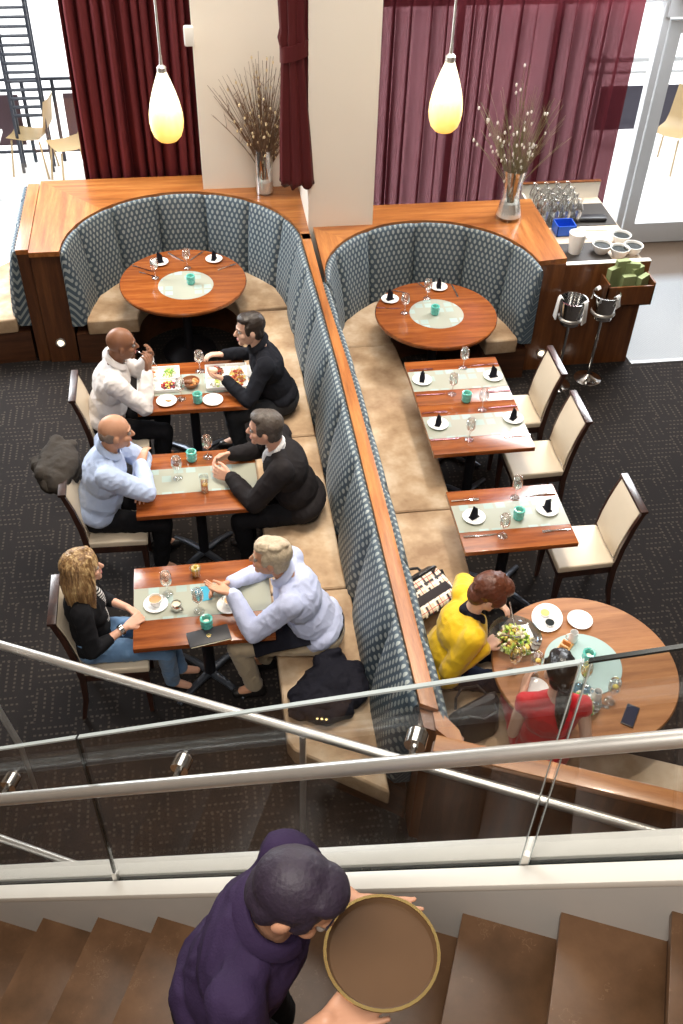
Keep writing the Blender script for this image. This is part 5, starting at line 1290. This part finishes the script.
# men at the platters
def fork_in_hand(E):
    Wp = E['arms'][-1][1]; q = np.array([.02, .0, .0])
person('bald man in white shirt eating with a fork raised to his mouth', (-.86, 6.27, 0), 3, .475, 18, k=1.06, bulk=1.12, hyaw=4, hpitch=-6, skin_='skin_brown', hair='none', hair_m='hair_black', top=shirt_white, trouser_m=black_trs, shoe_m=shoe_b,
       hands=(dict(to=(-.47, 6.42, 1.00), dir=(.25, -.15, .75), palm=(-.7, -.5, .3), thumb=-1, curl=.75, pole=(.1, .6, -1)), dict(to=(-.475, 6.27, .985), dir=(.15, .12, .85), palm=(-.75, .45, .2), thumb=1, curl=.75, pole=(.25, -.5, -1))))
tag(obj('fork', MB().tube([(0, 0, 0), (.075, .0, -.07), (.13, -.01, -.13)], [.003, .003, .004], 8).box((-.012, -.008, 0), (.012, .008, .004)), M['chrome'], None, (-.535, 6.33, 1.14)), 'fork held at the mouth of the bald man in white shirt', 'fork')
person('man in black sweater facing the platters with food in his hand', (.55, 6.43, 0), 182, .465, 20, k=1.05, bulk=1.05, hyaw=6, hpitch=-4, hair='crop', hair_m='hair_dark', top=black_knit, trouser_m=grey_trs, shoe_m=shoe_b, skin_='skin_light',
       hands=(dict(to=(.10, 6.30, .86), dir=(-.75, .12, .2), palm=(-.2, .3, .8), thumb=1, curl=.7, pole=(.3, .6, -.8)), dict(to=(.10, 6.68, .83), dir=(-.9, -.1, .1), palm=(0, -.3, -.9), thumb=1, curl=.7, pole=(.2, -.6, -.9))),
       legs=(((.40, .16, .52), (.36, .16, .09)), ((.43, -.10, .50), (.38, -.1, .09))))
tag(obj('bread_roll', MB().ell((0, 0, 0), (.035, .024, .022)), C['cream'], None, (.015, 6.345, .915)), 'white bread held by the man in black sweater', 'bread')
# folded arms and black suit
person('bald man in pale blue shirt sitting with folded arms on the table', (-.88, 5.24, 0), 2, .475, 18, k=1.06, bulk=1.18, hyaw=8, hpitch=-6, skin_='skin_tan', hair='fringe', hair_m='stubble', top=shirt_blue, trouser_m=black_trs, shoe_m=shoe_b,
       hands=(dict(to=(-.545, 5.20, .815), dir=(.1, -.9, .0), palm=(-.3, 0, -.9), thumb=1, curl=.35, pole=(.5, .8, -.4)), dict(to=(-.53, 5.34, .875), dir=(.12, .85, .25), palm=(.4, 0, -.8), thumb=-1, curl=.5, pole=(.6, -.8, -.5))))
person('dark haired man in black suit jacket with clasped hands on the table', (.59, 5.18, 0), 176, .465, 22, bulk=1.12, hyaw=-6, hpitch=-3, skin_='skin_fair', hair='short', hair_m='hair_salt', top=black_suit, top_kind='jacket', trouser_m=black_trs, shoe_m=shoe_b, inner=(inner_grey, .5), k=1.08,
       hands=(dict(to=(.075, 5.20, .815), dir=(-.85, .42, .1), palm=(.1, .8, -.3), thumb=1, curl=.7, pole=(.3, .6, -.9)), dict(to=(.09, 5.42, .835), dir=(-.9, -.30, .05), palm=(.1, -.8, -.3), thumb=-1, curl=.7, pole=(.3, -.6, -.9))))
# blonde woman and grey haired man
def woman_extra(E):
    Ea, Wp, h = E['arms'][-1]; d = unit(Wp-Ea); E['part']('bracelet', MB().tube([Wp-d*.05, Wp-d*.025], [.036, .035], 18), M['chrome'])
    E['part']('necklace', MB().tube([E['NB']+E['Bs'] @ np.array([.062*math.cos(q)+.012, .058*math.sin(q), -.02-.03*math.cos(q)]) for q in [-1.9+3.8*j/14 for j in range(15)]], .0025, 6), M['chrome'])
person('woman with long streaked blonde hair in black cardigan and jeans', (-.87, 4.06, 0), 2, .475, 3, hyaw=10, hpitch=4, sex='f', k=.95, skin_='skin_fair', hair='long', hair_m='hair_blond', top=black_card, top_kind='cardigan', sleeves=.74, trouser_m=jeans, inner=(stripe_top, 1), 
       hands=(dict(to=(-.615, 4.12, .77), dir=(.6, -.55, -.1), palm=(-.2, -.5, -.8), thumb=-1, curl=.5, pole=(-.2, .5, -.9)), dict(to=(-.62, 3.97, .77), dir=(.65, .5, .05), palm=(-.1, .4, -.8), thumb=1, curl=.5, pole=(-.2, -.4, -.9))),
       legs=(((.44, .10, .51), (.52, .06, .10)), ((.45, -.10, .51), (.46, -.03, .10))), extra=woman_extra)
def grey_extra(E):
    watch(E['part'], E['arms'], 1, M['black_metal'])
    E['part']('belt', MB().loft([[E['P0']+E['sp']*.05+E['Bs'] @ np.array([(.142+o)*math.cos(q), (.178+o)*math.sin(q), z]) for q in [2*PI*j/36 for j in range(36)]] for o, z in ((0, -.055), (.004, -.05), (.004, -.022), (0, -.018))]), M['leather_black'])
person('grey haired man in lilac shirt and khaki trousers gesturing with a raised hand', (.57, 3.99, 0), 172, .465, 27, bulk=1.12, hyaw=-4, hpitch=0, skin_='skin_tan', hair='grey', hair_m='hair_grey', top=shirt_lilac, trouser_m=khaki, shoe_m=shoe_b, k=1.07,
       hands=(dict(to=(.02, 4.02, .93), dir=(-.85, .12, .30), palm=(.2, .35, .85), thumb=-1, curl=.22, spread=.12, pole=(.5, .4, -1)), dict(to=(.015, 4.21, .815), dir=(-.9, -.18, -.05), palm=(-.1, -.75, -.4), thumb=-1, curl=.75, pole=(.1, -.7, -.8))),
       legs=(((.53, .12, .52), (.44, .10, .09)), ((.45, -.14, .51), (.38, -.12, .09))), extra=grey_extra)
tag(obj('lap_napkin', MB().loft([[(x, -.17, z), (x, .14, z), (x, .14, z+.006), (x, -.17, z+.006)] for x, z in ((-.16, .625), (-.05, .648), (.08, .652), (.18, .66))]), M['black_cloth'], None, (.27, 3.94, 0), .1, smooth=1.5), 'black napkin on the lap of the grey haired man', 'napkin')
# women at the large round table
def yellow_extra(E):
    E['part']('scarf', MB().cap(E['NB']+E['fw']*.05+E['lf']*.03, .030, E['at'](.125, .02, .36), .026).cap(E['at'](.125, .02, .36), .026, E['at'](.145, .0, .16), .020).cap(E['NB']+E['fw']*.04-E['lf']*.05, .028, E['at'](.12, -.02, .34), .024).cap(E['NB']-E['fw']*.06, .03, E['NB']+E['lf']*.06, .03).cap(E['NB']-E['fw']*.06, .03, E['NB']-E['lf']*.06, .03), cloth('black dotted scarf', (.012,.012,.02), .7, .5, 30, .5), .008, 3)
person('woman with short auburn hair in mustard yellow jacket eating salad', (1.235, 3.63, 0), -4, .465, 18, bulk=1.15, hyaw=-4, hpitch=-32, sex='f', k=1.0, skin_='skin_light', hair='bob', hair_m='hair_auburn', top=yellow_j, top_kind='jacket', trouser_m=navy, shoe_m=shoe_b, neckf=.05,
       hands=(dict(to=(1.565, 3.80, .90), dir=(.55, -.45, -.1), palm=(0, -.5, -.8), thumb=-1, curl=.6, pole=(.0, .8, -.4)), dict(to=(1.455, 3.50, .85), dir=(.65, .45, -.05), palm=(.1, .5, -.8), thumb=1, curl=.7, pole=(-1, -.35, -.25))), extra=yellow_extra)
tag(obj('fork', MB().tube([(-.09, -.015, .02), (0, 0, 0), (.06, .01, -.035)], [.0035, .003, .003], 8).box((.05, .003, -.042), (.085, .02, -.036)), M['chrome'], None, (1.60, 3.545, .875)), 'fork held by the woman in yellow above her salad', 'fork')
tag(obj('table_knife', MB().tube([(-.01, .05, .06), (.0, .0, 0), (.01, -.05, -.05)], [.0045, .004, .003], 8), M['chrome'], None, (1.665, 3.70, .875)), 'knife held by the woman in yellow above her salad', 'knife')
person('woman with black ponytail in red sleeveless dress seen from behind', (1.675, 2.945, 0), 80, .465, 4, hyaw=6, hpitch=-14, sex='f', k=.97, skin_='skin_light', hair='ponytail', hair_m='hair_black', top=red_top, top_kind='dress', sleeves=0, trouser_m=red_top, shoe_m=shoe_b,
       hands=(dict(to=(1.60, 3.185, .83), dir=(.35, .75, .25), palm=(.7, -.2, -.4), thumb=-1, curl=.45, pole=(-.55, .22, -.8)), dict(to=(1.80, 3.02, .60), dir=(-.3, .9, -.1), palm=(-.2, 0, -.9), thumb=1, curl=.3, pole=(-.9, -.5, -.2))))
# waiter climbing the stairs
wb = sn(-.50, .90, 0)
wz = Z0+RISE*4
hair_p = plain('dark violet hair', (.020,.012,.026), .6, var=.4, scale=60, bump=.5, bscale=120)  # dark violet as the hair's own colour
M['hair_violet'] = hair_p
person('person in dark purple shirt climbing the stairs carrying a round tray', (wb[0], wb[1], wz), -23.8, 0, 18, hyaw=0, hpitch=-32, standing=True, skin_='skin_tan', hair='short', hair_m='hair_violet', top=purple, trouser_m=black_trs, shoe_m=shoe_b, k=.93, bulk=1.1, sleeves=.6,
       hands=(dict(rel=(.30, .16, .27), dir=(.93, -.30, .0), palm=(0, 0, 1), thumb=-1, curl=.15), dict(rel=(.30, -.11, .27), dir=(.95, .12, .0), palm=(0, 0, 1), thumb=1, curl=.15)),
       legs=(((.10, .09, .50), (-.03, .09, .09)), ((.24, -.09, .66), (.20, -.09, .09+RISE))))
F_ = rotz(math.radians(-23.8)); pc = np.array([wb[0], wb[1], wz])+F_ @ np.array([.385, .03, 1.215])
t = thing('serving_tray', 'round brown serving tray with brass rim carried up the stairs', 'tray', pc)
obj('tray_plate', MB().lathe([(0, 0), (.118, 0), (.127, .014), (.123, .014), (.115, .005), (0, .005)], 40), plain('dark brown tray lacquer', (.10,.055,.028), .25), t)
obj('rim', MB().lathe([(.122, .012), (.129, .012), (.129, .018), (.122, .018)], 40, closed=True), M['gold'], t)
# ------------------------------------------------------------------ light and camera
w = bpy.data.worlds.new('soft daylight'); scene.world = w; w.use_nodes = True
bg = w.node_tree.nodes['Background']; bg.inputs[0].default_value = (.93, .96, 1.0, 1); bg.inputs[1].default_value = .8
def area(name, loc, target, size, power, color=(1, 1, 1), sy=None, spread=PI):
    L = bpy.data.lights.new(name, 'AREA'); L.energy = power; L.color = color; L.size = size; L.spread = spread
    if sy: L.shape = 'RECTANGLE'; L.size_y = sy
    o = bpy.data.objects.new(name, L); col.objects.link(o); o.location = loc
    o.rotation_euler = (Vector(target)-Vector(loc)).to_track_quat('-Z', 'Y').to_euler(); return o
area('terrace daylight', (0, 14.5, 7.5), (0, 14.5, 0), 22, 3600, (1, 1, 1), 9)
area('window daylight', (4.2, 9.2, 3.6), (1.0, 4.5, .6), 3.0, 420, (.93, .97, 1), 2.0)
area('window daylight', (-2.9, 9.3, 3.2), (-.3, 6.0, .7), 2.2, 300, (.93, .97, 1), 2.0)
area('ceiling glow', (1.0, 6.0, 6.4), (1.0, 5.6, 0), 4.0, 330, (1, .93, .84), 5.0)  # added wide fill lamp under the ceiling, lifts the whole room
def spot(loc, tgt, power, ang, color=(1, .87, .70), blend=.6, r=.06):
    L = bpy.data.lights.new('ceiling spot', 'SPOT'); L.energy = power; L.spot_size = ang; L.spot_blend = blend; L.color = color; L.shadow_soft_size = r
    o = bpy.data.objects.new('ceiling spot', L); col.objects.link(o); o.location = loc
    o.rotation_euler = (Vector(tgt)-Vector(loc)).to_track_quat('-Z', 'Y').to_euler()
for x, y, p in ((0.2, 4.0, 400), (.1, 5.3, 370), (-.1, 6.6, 370), (1.9, 3.2, 400), (1.6, 5.2, 400), (1.9, 7.3, 400), (-.2, 8.0, 400), (3.4, 7.7, 340), (.9, 8.6, 300), (-1.2, 8.6, 350)):
    spot((x+.5, y+.6, 5.9), (x, y, .6), p, .62)
area('stair fill', (-.5, .2, 6.2), (-.2, 1.2, 1.6), 1.6, 165, (1, .93, .85))
c = bpy.data.cameras.new('camera'); c.sensor_fit = 'VERTICAL'; c.sensor_height = 36; c.lens = FPX/1024*36; c.clip_end = 100; c.clip_start = .05
co = bpy.data.objects.new('camera', c); col.objects.link(co)
mw = Matrix.Identity(4)
for i in range(3):
    mw[i][0], mw[i][1], mw[i][2] = CM[0][i], CM[1][i], -CM[2][i]
mw[2][3] = CAMZ
co.matrix_world = mw; scene.camera = co
scene.view_settings.view_transform = 'Standard'; scene.view_settings.look = 'None'; scene.view_settings.exposure = 0; scene.view_settings.gamma = 1
try:
    scene.cycles.max_bounces = 10; scene.cycles.transparent_max_bounces = 24; scene.cycles.sample_clamp_indirect = 4; scene.cycles.caustics_reflective = False; scene.cycles.use_denoising = True
except Exception: pass
